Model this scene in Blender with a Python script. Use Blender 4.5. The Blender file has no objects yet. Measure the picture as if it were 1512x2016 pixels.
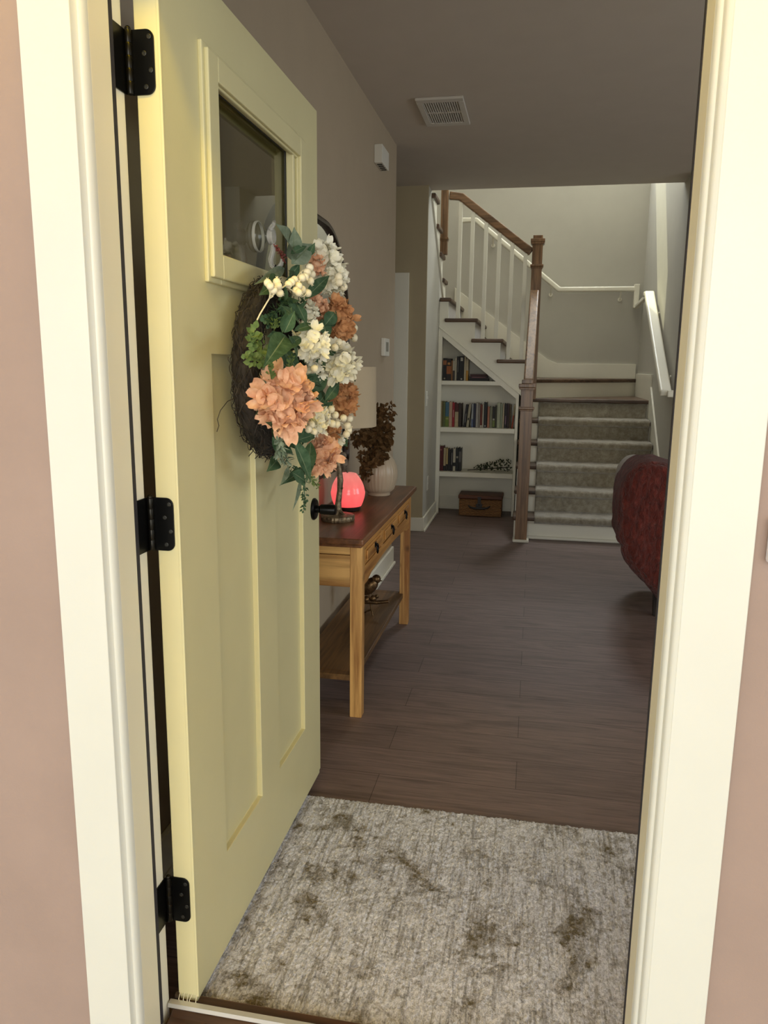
import bpy, bmesh, math, random
from mathutils import Vector, Matrix
random.seed(7)
S = bpy.context.scene
COL = S.collection
PI = math.pi

# ------------------------------------------------------------------ camera
FPX = 1506.0
R_IMG = ((0.9815674, 0.04609771, -0.18547353),
         (0.19082701, -0.18302401, 0.96441032),
         (0.01051099, -0.98202709, -0.1884471))      # rows: world x,y,z ; columns: image right, image down, forward
CAM = Vector((0.0, 0.0, 1.348))
cd = bpy.data.cameras.new('camera')
cam = bpy.data.objects.new('camera', cd)
COL.objects.link(cam)
m = Matrix.Identity(4)
for r in range(3):
    m[r][0] = R_IMG[r][0]; m[r][1] = -R_IMG[r][1]; m[r][2] = -R_IMG[r][2]; m[r][3] = CAM[r]
cam.matrix_world = m
cd.sensor_width = 36.0
cd.lens = 36.0 * FPX / 2016.0
cd.clip_start = 0.05
S.camera = cam
S.cycles.transparent_max_bounces = 32

def ray(px, py):
    v = (px - 756.0, py - 1008.0, FPX)
    return Vector([sum(R_IMG[r][k] * v[k] for k in range(3)) for r in range(3)])
def at_x(px, py, x): d = ray(px, py); return CAM + d * ((x - CAM.x) / d.x)
def at_y(px, py, y): d = ray(px, py); return CAM + d * ((y - CAM.y) / d.y)
def at_z(px, py, z): d = ray(px, py); return CAM + d * ((z - CAM.z) / d.z)

# ------------------------------------------------------------------ colour, world, lights, exposure
def lin(c):
    c = c / 255.0
    return c / 12.92 if c <= 0.04045 else ((c + 0.055) / 1.055) ** 2.4
def rgb(r, g, b): return (lin(r), lin(g), lin(b), 1.0)

S.view_settings.view_transform = 'Standard'
S.view_settings.look = 'None'
S.view_settings.gamma = 1.0
S.view_settings.use_curve_mapping = False
S.view_settings.exposure = 0.12

w = bpy.data.worlds.new('sky')
S.world = w
w.use_nodes = True
w.node_tree.nodes['Background'].inputs[0].default_value = (0.92, 0.98, 1.0, 1)
w.node_tree.nodes['Background'].inputs[1].default_value = 0.95

def light(name, kind, loc, energy, color, size=None, size_y=None, direction=None):
    ld = bpy.data.lights.new(name, kind)
    ld.energy = energy; ld.color = color
    if kind == 'AREA':
        ld.shape = 'RECTANGLE'; ld.size = size; ld.size_y = size_y or size
    o = bpy.data.objects.new(name, ld)
    COL.objects.link(o)
    o.location = loc
    if direction is not None:
        o.rotation_euler = Vector(direction).to_track_quat('-Z', 'Y').to_euler()
    return o
sun = light('sun', 'SUN', (1, 12, 12), 11.0, (1.0, 0.97, 0.90), direction=(0.30, -0.60, -1.0))
sun.data.angle = 0.008
porch = light('porch_light', 'AREA', (-0.25, 0.55, 2.75), 27.0, (1.0, 0.71, 0.01), 1.1, 0.20, direction=(0, 1, 0.0))
porch.data.spread = math.radians(130)
light('street_fill', 'AREA', (0.3, -6.0, 1.9), 320.0, (1.0, 0.98, 0.92), 7.0, 3.2, direction=(0, 1, -0.02))  # added panel behind the camera, stands in for sunlit surroundings
light('living_room_daylight', 'AREA', (4.66, 2.6, 1.6), 42.0, (0.74, 0.86, 1.0), 1.8, 1.5, direction=(-1, 0, 0))
light('living_room_front_fill', 'AREA', (2.6, 1.36, 1.5), 22.0, (1.0, 0.93, 0.78), 1.7, 1.4, direction=(-0.1, 1, 0))  # added lamp at an unseen window, brightens the bookcase front and risers
light('upper_stair_fill', 'AREA', (-0.2, 7.3, 5.3), 24.0, (1.0, 0.98, 0.88), 1.6, 1.3, direction=(0, 0, -1))  # added lamp under the closed upper ceiling to brighten the stair treads
light('stair_window_daylight', 'AREA', (0.55, 8.18, 4.2), 72.0, (0.90, 0.95, 0.98), 0.7, 1.2, direction=(0, -1, -0.35))

# ------------------------------------------------------------------ materials
def newmat(name):
    mt = bpy.data.materials.new(name); mt.use_nodes = True
    nt = mt.node_tree
    return mt, nt, nt.nodes['Principled BSDF']
def L(nt, a, b): nt.links.new(a, b)
def objcoord(nt, scale=(1, 1, 1), rot=(0, 0, 0)):
    tc = nt.nodes.new('ShaderNodeTexCoord')
    mp = nt.nodes.new('ShaderNodeMapping')
    mp.inputs['Scale'].default_value = scale
    mp.inputs['Rotation'].default_value = rot
    L(nt, tc.outputs['Object'], mp.inputs[0])
    return mp.outputs[0]
def noise(nt, vec, scale, detail=4, rough=0.55, dist=0.0):
    n = nt.nodes.new('ShaderNodeTexNoise')
    n.inputs['Scale'].default_value = scale; n.inputs['Detail'].default_value = detail
    n.inputs['Roughness'].default_value = rough; n.inputs['Distortion'].default_value = dist
    L(nt, vec, n.inputs['Vector'])
    return n.outputs['Fac']
def ramp(nt, fac, stops):
    r = nt.nodes.new('ShaderNodeValToRGB')
    e = r.color_ramp.elements
    while len(e) < len(stops): e.new(0.5)
    for k, (p, c) in enumerate(stops):
        e[k].position = p; e[k].color = c
    L(nt, fac, r.inputs[0])
    return r.outputs[0]
def bump(nt, b, h, strength, dist=0.01):
    n = nt.nodes.new('ShaderNodeBump')
    n.inputs['Strength'].default_value = strength; n.inputs['Distance'].default_value = dist
    L(nt, h, n.inputs['Height']); L(nt, n.outputs[0], b.inputs['Normal'])
def scl(c, k): return (min(1, c[0] * k), min(1, c[1] * k), min(1, c[2] * k), 1)
def pbr(name, c, rough=0.5, metal=0.0, var=0.06, scale=6.0, bmp=0.0, bscale=60.0, stretch=(1, 1, 1), spec=0.5):
    mt, nt, b = newmat(name)
    v = objcoord(nt, stretch)
    f = noise(nt, v, scale)
    L(nt, ramp(nt, f, [(0.3, scl(c, 1 - var)), (0.7, scl(c, 1 + var))]), b.inputs['Base Color'])
    b.inputs['Roughness'].default_value = rough; b.inputs['Metallic'].default_value = metal
    b.inputs['Specular IOR Level'].default_value = spec
    if bmp: bump(nt, b, noise(nt, v, bscale, 3), bmp, 0.004)
    return mt
def wood(name, c1, c2, axis='y', rough=0.45, fine=55.0, spec=0.5, knots=False):
    mt, nt, b = newmat(name)
    st = {'x': (0.06, 1, 1), 'y': (1, 0.06, 1), 'z': (1, 1, 0.06)}[axis]
    v = objcoord(nt, st)
    f1 = noise(nt, v, fine, 5, 0.6, 0.4)
    f2 = noise(nt, v, fine * 0.22, 3, 0.5, 1.2)
    mx = nt.nodes.new('ShaderNodeMix'); mx.data_type = 'FLOAT'
    mx.inputs[0].default_value = 0.5
    L(nt, f1, mx.inputs[2]); L(nt, f2, mx.inputs[3])
    col = ramp(nt, mx.outputs[0], [(0.40, c1), (0.58, c2)])
    if knots:
        vo = nt.nodes.new('ShaderNodeTexVoronoi'); vo.inputs['Scale'].default_value = 6.5
        L(nt, objcoord(nt), vo.inputs['Vector'])
        k = ramp(nt, vo.outputs['Distance'], [(0.03, (1, 1, 1, 1)), (0.16, (0, 0, 0, 1))])
        m2 = nt.nodes.new('ShaderNodeMix'); m2.data_type = 'RGBA'
        L(nt, k, m2.inputs[0]); L(nt, col, m2.inputs[6]); m2.inputs[7].default_value = scl(c1, 0.35)
        col = m2.outputs[2]
    L(nt, col, b.inputs['Base Color'])
    b.inputs['Roughness'].default_value = rough; b.inputs['Specular IOR Level'].default_value = spec
    bump(nt, b, f1, 0.12, 0.003)
    return mt

WHITE_TRIM = pbr('white_trim_paint', (0.665, 0.675, 0.615, 1), 0.4, var=0.015)
DOOR_CREAM = pbr('cream_door_paint', (0.665, 0.61, 0.345, 1), 0.42, var=0.02)
JAMB_CREAM = pbr('cream_jamb_paint', (0.78, 0.73, 0.55, 1), 0.42, var=0.02)
SIDING = pbr('pinkish_beige_siding', (0.345, 0.255, 0.215, 1), 0.85, var=0.04, bmp=0.08, bscale=200)
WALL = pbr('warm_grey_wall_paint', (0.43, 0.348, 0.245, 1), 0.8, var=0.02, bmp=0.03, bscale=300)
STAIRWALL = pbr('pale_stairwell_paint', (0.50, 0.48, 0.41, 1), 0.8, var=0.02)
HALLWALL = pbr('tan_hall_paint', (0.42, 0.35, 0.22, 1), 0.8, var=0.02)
CEIL = pbr('ceiling_paint', (0.58, 0.525, 0.45, 1), 0.9, var=0.02, bmp=0.05, bscale=250)
INTRIM = pbr('interior_white_trim', (0.82, 0.79, 0.66, 1), 0.4, var=0.015)
BLACK = pbr('black_metal', (0.006, 0.006, 0.006, 1), 0.32, 0.7, var=0.2)
HINGE_PIN = pbr('black_steel_knuckle', (0.02, 0.018, 0.014, 1), 0.28, 0.8, var=0.2)
RUBBER = pbr('dark_weatherstrip', (0.02, 0.017, 0.022, 1), 0.7, var=0.3, scale=40)
OAK = wood('stained_oak', rgb(98, 72, 48), rgb(146, 112, 78), 'z', 0.30, 60)
OAKX = wood('stained_oak_lengthwise', rgb(92, 68, 44), rgb(138, 104, 72), 'x', 0.32, 60)
TREADW = wood('dark_oak_tread', rgb(66, 50, 38), rgb(104, 80, 60), 'x', 0.4, 60)
PINE = wood('honey_pine', rgb(150, 100, 50), rgb(226, 178, 108), 'z', 0.45, 38, knots=True)
PINE_SHADED = wood('honey_pine_shaded', rgb(135, 86, 36), rgb(196, 142, 74), 'y', 0.45, 38)  # darker copy of the pine: shade on the table front put into the colour
PINEAPR = wood('honey_pine_apron', rgb(160, 112, 58), rgb(232, 186, 116), 'x', 0.45, 38, knots=True)
WALNUT = wood('reddish_brown_top', rgb(92, 58, 36), rgb(136, 90, 56), 'y', 0.36, 45)
BRONZE = pbr('antique_bronze', (0.17, 0.105, 0.05, 1), 0.36, 0.85, var=0.6, scale=60, bmp=0.4, bscale=120)
BARKMET = pbr('bronzed_branch', (0.22, 0.165, 0.10, 1), 0.40, 0.55, var=0.7, scale=50, bmp=0.6, bscale=90)
CHROMEWHITE = pbr('white_plastic', (0.72, 0.70, 0.62, 1), 0.4, var=0.01)
VENTW = pbr('white_vent_enamel', (0.62, 0.59, 0.53, 1), 0.45, var=0.01)
DARKSLOT = pbr('dark_slot', (0.05, 0.05, 0.04, 1), 0.9)
SILL = wood('brown_sill', rgb(52, 33, 22), rgb(86, 58, 42), 'x', 0.35, 50)
ALU = pbr('aluminium_strip', (0.62, 0.60, 0.55, 1), 0.35, 0.4, var=0.08)
SHADE = pbr('linen_lamp_shade', (0.50, 0.41, 0.28, 1), 0.9, var=0.05, bmp=0.2, bscale=400)
CERAMIC = pbr('cream_ceramic', (0.46, 0.375, 0.265, 1), 0.35, var=0.04)
CONCRETE = pbr('porch_concrete', (0.62, 0.58, 0.52, 1), 0.9, var=0.1, bmp=0.2)
PORCHC = pbr('warm_bounce_ceiling', (0.72, 0.58, 0.34, 1), 0.7, var=0.05)

def mk_floor():
    mt, nt, b = newmat('grey_brown_planks')
    v = objcoord(nt)
    br = nt.nodes.new('ShaderNodeTexBrick')
    br.inputs['Scale'].default_value = 1.0
    br.inputs['Brick Width'].default_value = 1.22; br.inputs['Row Height'].default_value = 0.178
    br.inputs['Mortar Size'].default_value = 0.0012; br.inputs['Mortar Smooth'].default_value = 0.3
    br.offset = 0.37; br.offset_frequency = 2
    br.inputs['Color1'].default_value = rgb(126, 107, 101); br.inputs['Color2'].default_value = rgb(117, 99, 93)
    br.inputs['Mortar'].default_value = rgb(66, 54, 48)
    L(nt, v, br.inputs['Vector'])
    g = noise(nt, objcoord(nt, (0.04, 1, 1)), 105, 6, 0.7, 0.7)
    g2 = noise(nt, objcoord(nt, (0.18, 1, 1)), 9, 4, 0.6, 1.8)
    k = ramp(nt, g, [(0.34, (0.66, 0.65, 0.64, 1)), (0.62, (1.14, 1.14, 1.14, 1))])
    k2 = ramp(nt, g2, [(0.30, (0.70, 0.69, 0.67, 1)), (0.50, (1, 1, 1, 1))])
    m1 = nt.nodes.new('ShaderNodeMix'); m1.data_type = 'RGBA'; m1.blend_type = 'MULTIPLY'; m1.inputs[0].default_value = 1
    L(nt, br.outputs['Color'], m1.inputs[6]); L(nt, k, m1.inputs[7])
    m2 = nt.nodes.new('ShaderNodeMix'); m2.data_type = 'RGBA'; m2.blend_type = 'MULTIPLY'; m2.inputs[0].default_value = 1
    L(nt, m1.outputs[2], m2.inputs[6]); L(nt, k2, m2.inputs[7])
    L(nt, m2.outputs[2], b.inputs['Base Color'])
    b.inputs['Roughness'].default_value = 0.52; b.inputs['Specular IOR Level'].default_value = 0.4
    bump(nt, b, g, 0.10, 0.002)
    return mt
FLOORM = mk_floor()

def mk_rug():
    mt, nt, b = newmat('distressed_rug_pile')
    v = objcoord(nt)
    n1 = noise(nt, v, 6.0, 6, 0.72, 0.35)                    # big worn blotches
    n2 = noise(nt, v, 34, 4, 0.72, 0.3)                      # small motif specks
    rib = noise(nt, objcoord(nt, (1, 0.09, 1)), 120, 3, 0.6)
    tuft = noise(nt, objcoord(nt, (1, 0.6, 1)), 190, 3, 0.7)
    base = ramp(nt, rib, [(0.36, (0.46, 0.45, 0.46, 1)), (0.50, (0.80, 0.80, 0.86, 1))])
    mo = ramp(nt, n1, [(0.53, (0, 0, 0, 1)), (0.62, (1, 1, 1, 1))])
    mo2 = ramp(nt, n2, [(0.52, (0, 0, 0, 1)), (0.59, (1, 1, 1, 1))])
    ad = nt.nodes.new('ShaderNodeMix'); ad.data_type = 'RGBA'; ad.blend_type = 'ADD'; ad.inputs[0].default_value = 0.6
    L(nt, mo, ad.inputs[6]); L(nt, mo2, ad.inputs[7])
    dk = nt.nodes.new('ShaderNodeMath'); dk.operation = 'MULTIPLY'; dk.inputs[1].default_value = 0.72; dk.use_clamp = True
    L(nt, ad.outputs[2], dk.inputs[0])
    mx = nt.nodes.new('ShaderNodeMix'); mx.data_type = 'RGBA'
    L(nt, dk.outputs[0], mx.inputs[0]); L(nt, base, mx.inputs[6]); mx.inputs[7].default_value = (0.20, 0.165, 0.105, 1)
    tf = ramp(nt, tuft, [(0.32, (0.58, 0.58, 0.58, 1)), (0.62, (1.2, 1.2, 1.2, 1))])
    m2 = nt.nodes.new('ShaderNodeMix'); m2.data_type = 'RGBA'; m2.blend_type = 'MULTIPLY'; m2.inputs[0].default_value = 1
    L(nt, mx.outputs[2], m2.inputs[6]); L(nt, tf, m2.inputs[7])
    L(nt, m2.outputs[2], b.inputs['Base Color'])
    b.inputs['Roughness'].default_value = 0.95; b.inputs['Specular IOR Level'].default_value = 0.1
    bump(nt, b, tuft, 0.8, 0.008)
    return mt
RUGM = mk_rug()
RUGEDGE = pbr('tan_rug_binding', (0.34, 0.25, 0.17, 1), 0.9, var=0.3, scale=200, bmp=0.4, bscale=300)

def mk_carpet():
    mt, nt, b = newmat('taupe_stair_carpet')
    v = objcoord(nt)
    f = noise(nt, v, 26, 6, 0.75); t = noise(nt, v, 260, 2, 0.6)
    c = ramp(nt, f, [(0.32, (0.20, 0.17, 0.115, 1)), (0.68, (0.42, 0.38, 0.29, 1))])
    L(nt, c, b.inputs['Base Color'])
    b.inputs['Roughness'].default_value = 0.95; b.inputs['Specular IOR Level'].default_value = 0.1
    b.inputs['Sheen Weight'].default_value = 0.8
    bump(nt, b, t, 0.7, 0.006)
    return mt
CARPET = mk_carpet()

def mk_glass(nm='shade_tinted_pane', tint=(0.66, 0.66, 0.56, 1), kk=0.9, rough=0.01):
    mt = bpy.data.materials.new(nm); mt.use_nodes = True
    nt = mt.node_tree; nt.nodes.clear()
    out = nt.nodes.new('ShaderNodeOutputMaterial'); mx = nt.nodes.new('ShaderNodeMixShader')
    tr = nt.nodes.new('ShaderNodeBsdfTransparent'); gl = nt.nodes.new('ShaderNodeBsdfGlossy')
    tr.inputs[0].default_value = tint; gl.inputs['Roughness'].default_value = rough
    lw = nt.nodes.new('ShaderNodeLayerWeight'); lw.inputs['Blend'].default_value = 0.5
    pw = nt.nodes.new('ShaderNodeMath'); pw.operation = 'POWER'; pw.inputs[1].default_value = 4.0
    L(nt, lw.outputs['Facing'], pw.inputs[0])
    fr = nt.nodes.new('ShaderNodeMath'); fr.operation = 'MULTIPLY_ADD'; fr.inputs[1].default_value = kk; fr.inputs[2].default_value = 0.035
    L(nt, pw.outputs[0], fr.inputs[0])
    L(nt, fr.outputs[0], mx.inputs[0]); L(nt, tr.outputs[0], mx.inputs[1]); L(nt, gl.outputs[0], mx.inputs[2])
    L(nt, mx.outputs[0], out.inputs[0])
    return mt
GLASS = mk_glass()  # olive tint darkens the view through, standing in for shade behind the door
CLEAR = mk_glass('clear_plastic', (0.86, 0.87, 0.84, 1), 0.9, 0.12)
def mk_acrylic():
    mt, nt, b = newmat('clear_acrylic')
    b.inputs['Base Color'].default_value = (0.93, 0.93, 0.90, 1); b.inputs['Roughness'].default_value = 0.10
    b.inputs['Transmission Weight'].default_value = 0.78; b.inputs['IOR'].default_value = 1.25
    return mt
ACRYL = mk_acrylic()
def mk_mirror():
    mt, nt, b = newmat('mirror_silver')
    b.inputs['Base Color'].default_value = (0.82, 0.85, 0.86, 1)
    b.inputs['Metallic'].default_value = 1.0; b.inputs['Roughness'].default_value = 0.02
    return mt
MIRROR = mk_mirror()
def mk_glow():
    mt, nt, b = newmat('glowing_pink_glass')
    v = objcoord(nt)
    f = noise(nt, v, 28, 3, 0.5, 0.6)
    sep = nt.nodes.new('ShaderNodeSeparateXYZ'); L(nt, v, sep.inputs[0])
    mr = nt.nodes.new('ShaderNodeMapRange'); mr.inputs[1].default_value = 0.0; mr.inputs[2].default_value = 0.16
    L(nt, sep.outputs[2], mr.inputs[0])
    c = ramp(nt, mr.outputs[0], [(0.0, (1.0, 0.070, 0.080, 1)), (0.55, (0.9, 0.12, 0.12, 1)), (1.0, (0.70, 0.19, 0.16, 1))])
    k = ramp(nt, f, [(0.35, (0.86, 0.9, 0.9, 1)), (0.65, (1.04, 1.05, 1.05, 1))])
    mu = nt.nodes.new('ShaderNodeMix'); mu.data_type = 'RGBA'; mu.blend_type = 'MULTIPLY'; mu.inputs[0].default_value = 1
    L(nt, c, mu.inputs[6]); L(nt, k, mu.inputs[7])
    L(nt, mu.outputs[2], b.inputs['Emission Color']); b.inputs['Emission Strength'].default_value = 0.9
    b.inputs['Base Color'].default_value = (0.5, 0.12, 0.1, 1); b.inputs['Roughness'].default_value = 0.15
    return mt
GLOW = mk_glow()

def mk_petal(name, c1, c2, c3, translucent=0.22):
    mt, nt, b = newmat(name)
    f = noise(nt, objcoord(nt), 55, 3, 0.6)
    L(nt, ramp(nt, f, [(0.25, c1), (0.5, c2), (0.75, c3)]), b.inputs['Base Color'])
    b.inputs['Roughness'].default_value = 0.75; b.inputs['Specular IOR Level'].default_value = 0.2
    if translucent:
        tl = nt.nodes.new('ShaderNodeBsdfTranslucent'); mx = nt.nodes.new('ShaderNodeMixShader'); mx.inputs[0].default_value = translucent
        L(nt, b.inputs['Base Color'].links[0].from_socket, tl.inputs[0])
        L(nt, b.outputs[0], mx.inputs[1]); L(nt, tl.outputs[0], mx.inputs[2])
        L(nt, mx.outputs[0], nt.nodes['Material Output'].inputs[0])
    return mt
PEACH = mk_petal('peach_fabric_petal', (0.64, 0.31, 0.18, 1), (0.82, 0.49, 0.31, 1), (0.92, 0.64, 0.45, 1))
RUST = mk_petal('rust_fabric_petal', (0.42, 0.18, 0.075, 1), (0.58, 0.29, 0.13, 1), (0.70, 0.40, 0.20, 1))
CREAM = mk_petal('cream_fabric_petal', (0.80, 0.74, 0.52, 1), (0.90, 0.87, 0.72, 1), (0.95, 0.93, 0.84, 1))
LEAFD = mk_petal('deep_green_leaf', (0.035, 0.075, 0.035, 1), (0.065, 0.125, 0.065, 1), (0.11, 0.18, 0.10, 1))
LEAFP = mk_petal('pale_sage_leaf', (0.15, 0.20, 0.13, 1), (0.24, 0.30, 0.21, 1), (0.34, 0.39, 0.30, 1))
LEAFB = mk_petal('bright_green_leaf', (0.08, 0.14, 0.035, 1), (0.14, 0.21, 0.065, 1), (0.23, 0.30, 0.11, 1))
BERRY = pbr('ivory_berry', (0.86, 0.78, 0.56, 1), 0.5, var=0.05)
BERRYRED = pbr('dark_red_bud', (0.13, 0.02, 0.015, 1), 0.6, var=0.3)
TWIG = pbr('brown_twig', (0.026, 0.019, 0.013, 1), 0.85, var=0.5, scale=40)
STEMW = pbr('ivory_stem', (0.70, 0.64, 0.46, 1), 0.6)
DRYLEAF = mk_petal('dried_brown_leaf', (0.055, 0.030, 0.012, 1), (0.115, 0.062, 0.022, 1), (0.19, 0.105, 0.04, 1))
VEIN = pbr('pale_leaf_vein', (0.16, 0.21, 0.11, 1), 0.7)
IVY = mk_petal('dark_ivy_leaf', (0.03, 0.045, 0.02, 1), (0.06, 0.075, 0.04, 1), (0.13, 0.14, 0.09, 1))

def mk_throw():
    mt, nt, b = newmat('dark_red_plush')
    v = objcoord(nt, (1, 1, 0.45))
    f = noise(nt, v, 42, 5, 0.65, 0.5); f2 = noise(nt, objcoord(nt), 9, 3)
    c = ramp(nt, f, [(0.30, (0.060, 0.011, 0.008, 1)), (0.55, (0.145, 0.028, 0.020, 1)), (0.75, (0.25, 0.055, 0.042, 1))])
    L(nt, c, b.inputs['Base Color']); b.inputs['Roughness'].default_value = 0.9
    b.inputs['Sheen Weight'].default_value = 0.25; b.inputs['Specular IOR Level'].default_value = 0.1
    bump(nt, b, f, 1.0, 0.03)
    return mt
THROW = mk_throw()
CHAIRF = pbr('grey_beige_upholstery', (0.33, 0.29, 0.25, 1), 0.9, var=0.08, scale=60, bmp=0.3, bscale=300)
DARKLEG = pbr('dark_wood_leg', (0.02, 0.015, 0.012, 1), 0.4)
def mk_wicker():
    mt, nt, b = newmat('woven_wicker')
    wv = nt.nodes.new('ShaderNodeTexWave'); wv.bands_direction = 'Z'
    wv.inputs['Scale'].default_value = 22; wv.inputs['Distortion'].default_value = 3.0
    wv.inputs['Detail'].default_value = 2; wv.inputs['Detail Scale'].default_value = 3.0
    L(nt, objcoord(nt), wv.inputs['Vector'])
    L(nt, ramp(nt, wv.outputs['Fac'], [(0.1, (0.12, 0.055, 0.018, 1)), (0.7, (0.40, 0.20, 0.07, 1))]), b.inputs['Base Color'])
    b.inputs['Roughness'].default_value = 0.6
    bump(nt, b, wv.outputs['Fac'], 0.8, 0.006)
    return mt
WICKER = mk_wicker()
LIDM = wood('brown_basket_lid', rgb(70, 38, 20), rgb(104, 58, 30), 'x', 0.5, 50)

# ------------------------------------------------------------------ mesh helpers
class MB:
    def __init__(s): s.v = []; s.f = []; s.mi = []
    def add(s, vs, fs, mi=0):
        n = len(s.v); s.v += [tuple(v) for v in vs]
        s.f += [tuple(i + n for i in f) for f in fs]; s.mi += [mi] * len(fs)
        return s
    def box(s, x0, x1, y0, y1, z0, z1, mi=0):
        vs = [(x, y, z) for z in (z0, z1) for y in (y0, y1) for x in (x0, x1)]
        return s.add(vs, [(0, 2, 3, 1), (4, 5, 7, 6), (0, 1, 5, 4), (2, 6, 7, 3), (0, 4, 6, 2), (1, 3, 7, 5)], mi)
    def prism(s, poly, axis, a0, a1, mi=0):
        """poly in the two other axes (order x,y,z without axis)"""
        n = len(poly)
        def mk(p, a):
            return {'x': (a, p[0], p[1]), 'y': (p[0], a, p[1]), 'z': (p[0], p[1], a)}[axis]
        vs = [mk(p, a0) for p in poly] + [mk(p, a1) for p in poly]
        fs = [tuple(range(n)), tuple(range(2 * n - 1, n - 1, -1))]
        fs += [(i, i + n, (i + 1) % n + n, (i + 1) % n) for i in range(n)]
        return s.add(vs, fs, mi)
    def tube(s, pts, r, n=8, mi=0, cap=True, squash=None):
        pts = [Vector(p) for p in pts]; N = len(pts)
        rs = r if isinstance(r, (list, tuple)) else [r] * N
        up = None; vs = []; fs = []
        for i, p in enumerate(pts):
            t = (pts[min(i + 1, N - 1)] - pts[max(i - 1, 0)])
            t = t.normalized() if t.length > 1e-9 else Vector((0, 0, 1))
            if up is None:
                up = t.orthogonal().normalized()
            up = (up - t * up.dot(t))
            up = up.normalized() if up.length > 1e-6 else t.orthogonal().normalized()
            bi = t.cross(up)
            for k in range(n):
                a = 2 * PI * k / n
                vs.append(p + (up * math.cos(a) + bi * math.sin(a)) * rs[i])
        for i in range(N - 1):
            for k in range(n):
                fs.append((i * n + k, i * n + (k + 1) % n, (i + 1) * n + (k + 1) % n, (i + 1) * n + k))
        if cap:
            fs.append(tuple(range(n - 1, -1, -1))); fs.append(tuple((N - 1) * n + k for k in range(n)))
        return s.add(vs, fs, mi)
    def bar(s, pts, wdt, hgt, mi=0):
        """rectangular section swept in a vertical plane along pts (kept upright)"""
        pts = [Vector(p) for p in pts]; N = len(pts); vs = []; fs = []
        for i, p in enumerate(pts):
            d = pts[min(i + 1, N - 1)] - pts[max(i - 1, 0)]
            h = Vector((d.x, d.y, 0))
            side = Vector((-h.y, h.x, 0)).normalized() if h.length > 1e-6 else Vector((1, 0, 0))
            nrm = d.normalized().cross(side); nrm = nrm if nrm.z >= 0 else -nrm
            for a, b in ((-1, -1), (1, -1), (1, 1), (-1, 1)):
                vs.append(p + side * (a * wdt / 2) + nrm * (b * hgt / 2))
        for i in range(N - 1):
            for k in range(4):
                fs.append((i * 4 + k, i * 4 + (k + 1) % 4, (i + 1) * 4 + (k + 1) % 4, (i + 1) * 4 + k))
        fs.append((3, 2, 1, 0)); fs.append(tuple((N - 1) * 4 + k for k in range(4)))
        return s.add(vs, fs, mi)
    def lathe(s, prof, c, n=32, axis='z', mi=0, ripple=None, rot=None):
        vs = []; fs = []; c = Vector(c)
        for (r, h) in prof:
            for k in range(n):
                a = 2 * PI * k / n
                rr = r * (1 + (ripple(a, h) if ripple else 0))
                p = (rr * math.cos(a), rr * math.sin(a), h)
                if axis == 'x': p = (h, rr * math.cos(a), rr * math.sin(a))
                if axis == 'y': p = (rr * math.cos(a), h, rr * math.sin(a))
                p = Vector(p)
                if rot is not None: p = rot @ p
                vs.append(c + p)
        for i in range(len(prof) - 1):
            for k in range(n):
                fs.append((i * n + k, i * n + (k + 1) % n, (i + 1) * n + (k + 1) % n, (i + 1) * n + k))
        fs.append(tuple(range(n - 1, -1, -1))); fs.append(tuple((len(prof) - 1) * n + k for k in range(n)))
        return s.add(vs, fs, mi)
    def ball(s, c, r, n=10, mi=0, sc=(1, 1, 1), rot=None):
        prof = [(max(1e-4, math.sin(PI * i / n)) * r, -math.cos(PI * i / n) * r) for i in range(n + 1)]
        c = Vector(c)
        k0 = len(s.v); s.lathe(prof, (0, 0, 0), max(8, n + 2), mi=mi)
        for i in range(k0, len(s.v)):
            p = Vector((s.v[i][0] * sc[0], s.v[i][1] * sc[1], s.v[i][2] * sc[2]))
            if rot is not None: p = rot @ p
            s.v[i] = tuple(c + p)
        return s
    def leaf(s, base, d, up, ln, wd, curl=0.25, fold=0.25, mi=0, ns=6, vein=None):
        base = Vector(base); d = Vector(d).normalized(); up = Vector(up)
        side = d.cross(up)
        if side.length < 1e-4: side = d.orthogonal()
        side.normalize(); up = side.cross(d).normalized()
        vs = []; fs = []
        for i in range(ns + 1):
            t = i / ns
            wv = wd * 0.5 * (math.sin(PI * t ** 0.78) ** 1.15 if 0 < t < 1 else 0.03)
            c = base + d * (ln * t) - up * (curl * ln * t * t)
            ks = (-1, -0.5, 0, 0.5, 1) if vein is None else (-1, -0.55, -0.055, 0.055, 0.55, 1)
            for k in ks:
                wav = 0 if vein is None else 0.10 * wv * abs(k) * math.sin(7 * t + 2 * k)
                vs.append(c + side * (wv * k) + up * (abs(k) * wv * fold + wav))
        nk = 5 if vein is None else 6
        fv = []
        for i in range(ns):
            for k in range(nk - 1):
                q = (i * nk + k, i * nk + k + 1, (i + 1) * nk + k + 1, (i + 1) * nk + k)
                (fv if (vein is not None and k == 2) else fs).append(q)
        n0 = len(s.v)
        s.add(vs, fs, mi)
        s.f += [tuple(i + n0 for i in f) for f in fv]; s.mi += [vein or 0] * len(fv)
        return s

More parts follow.
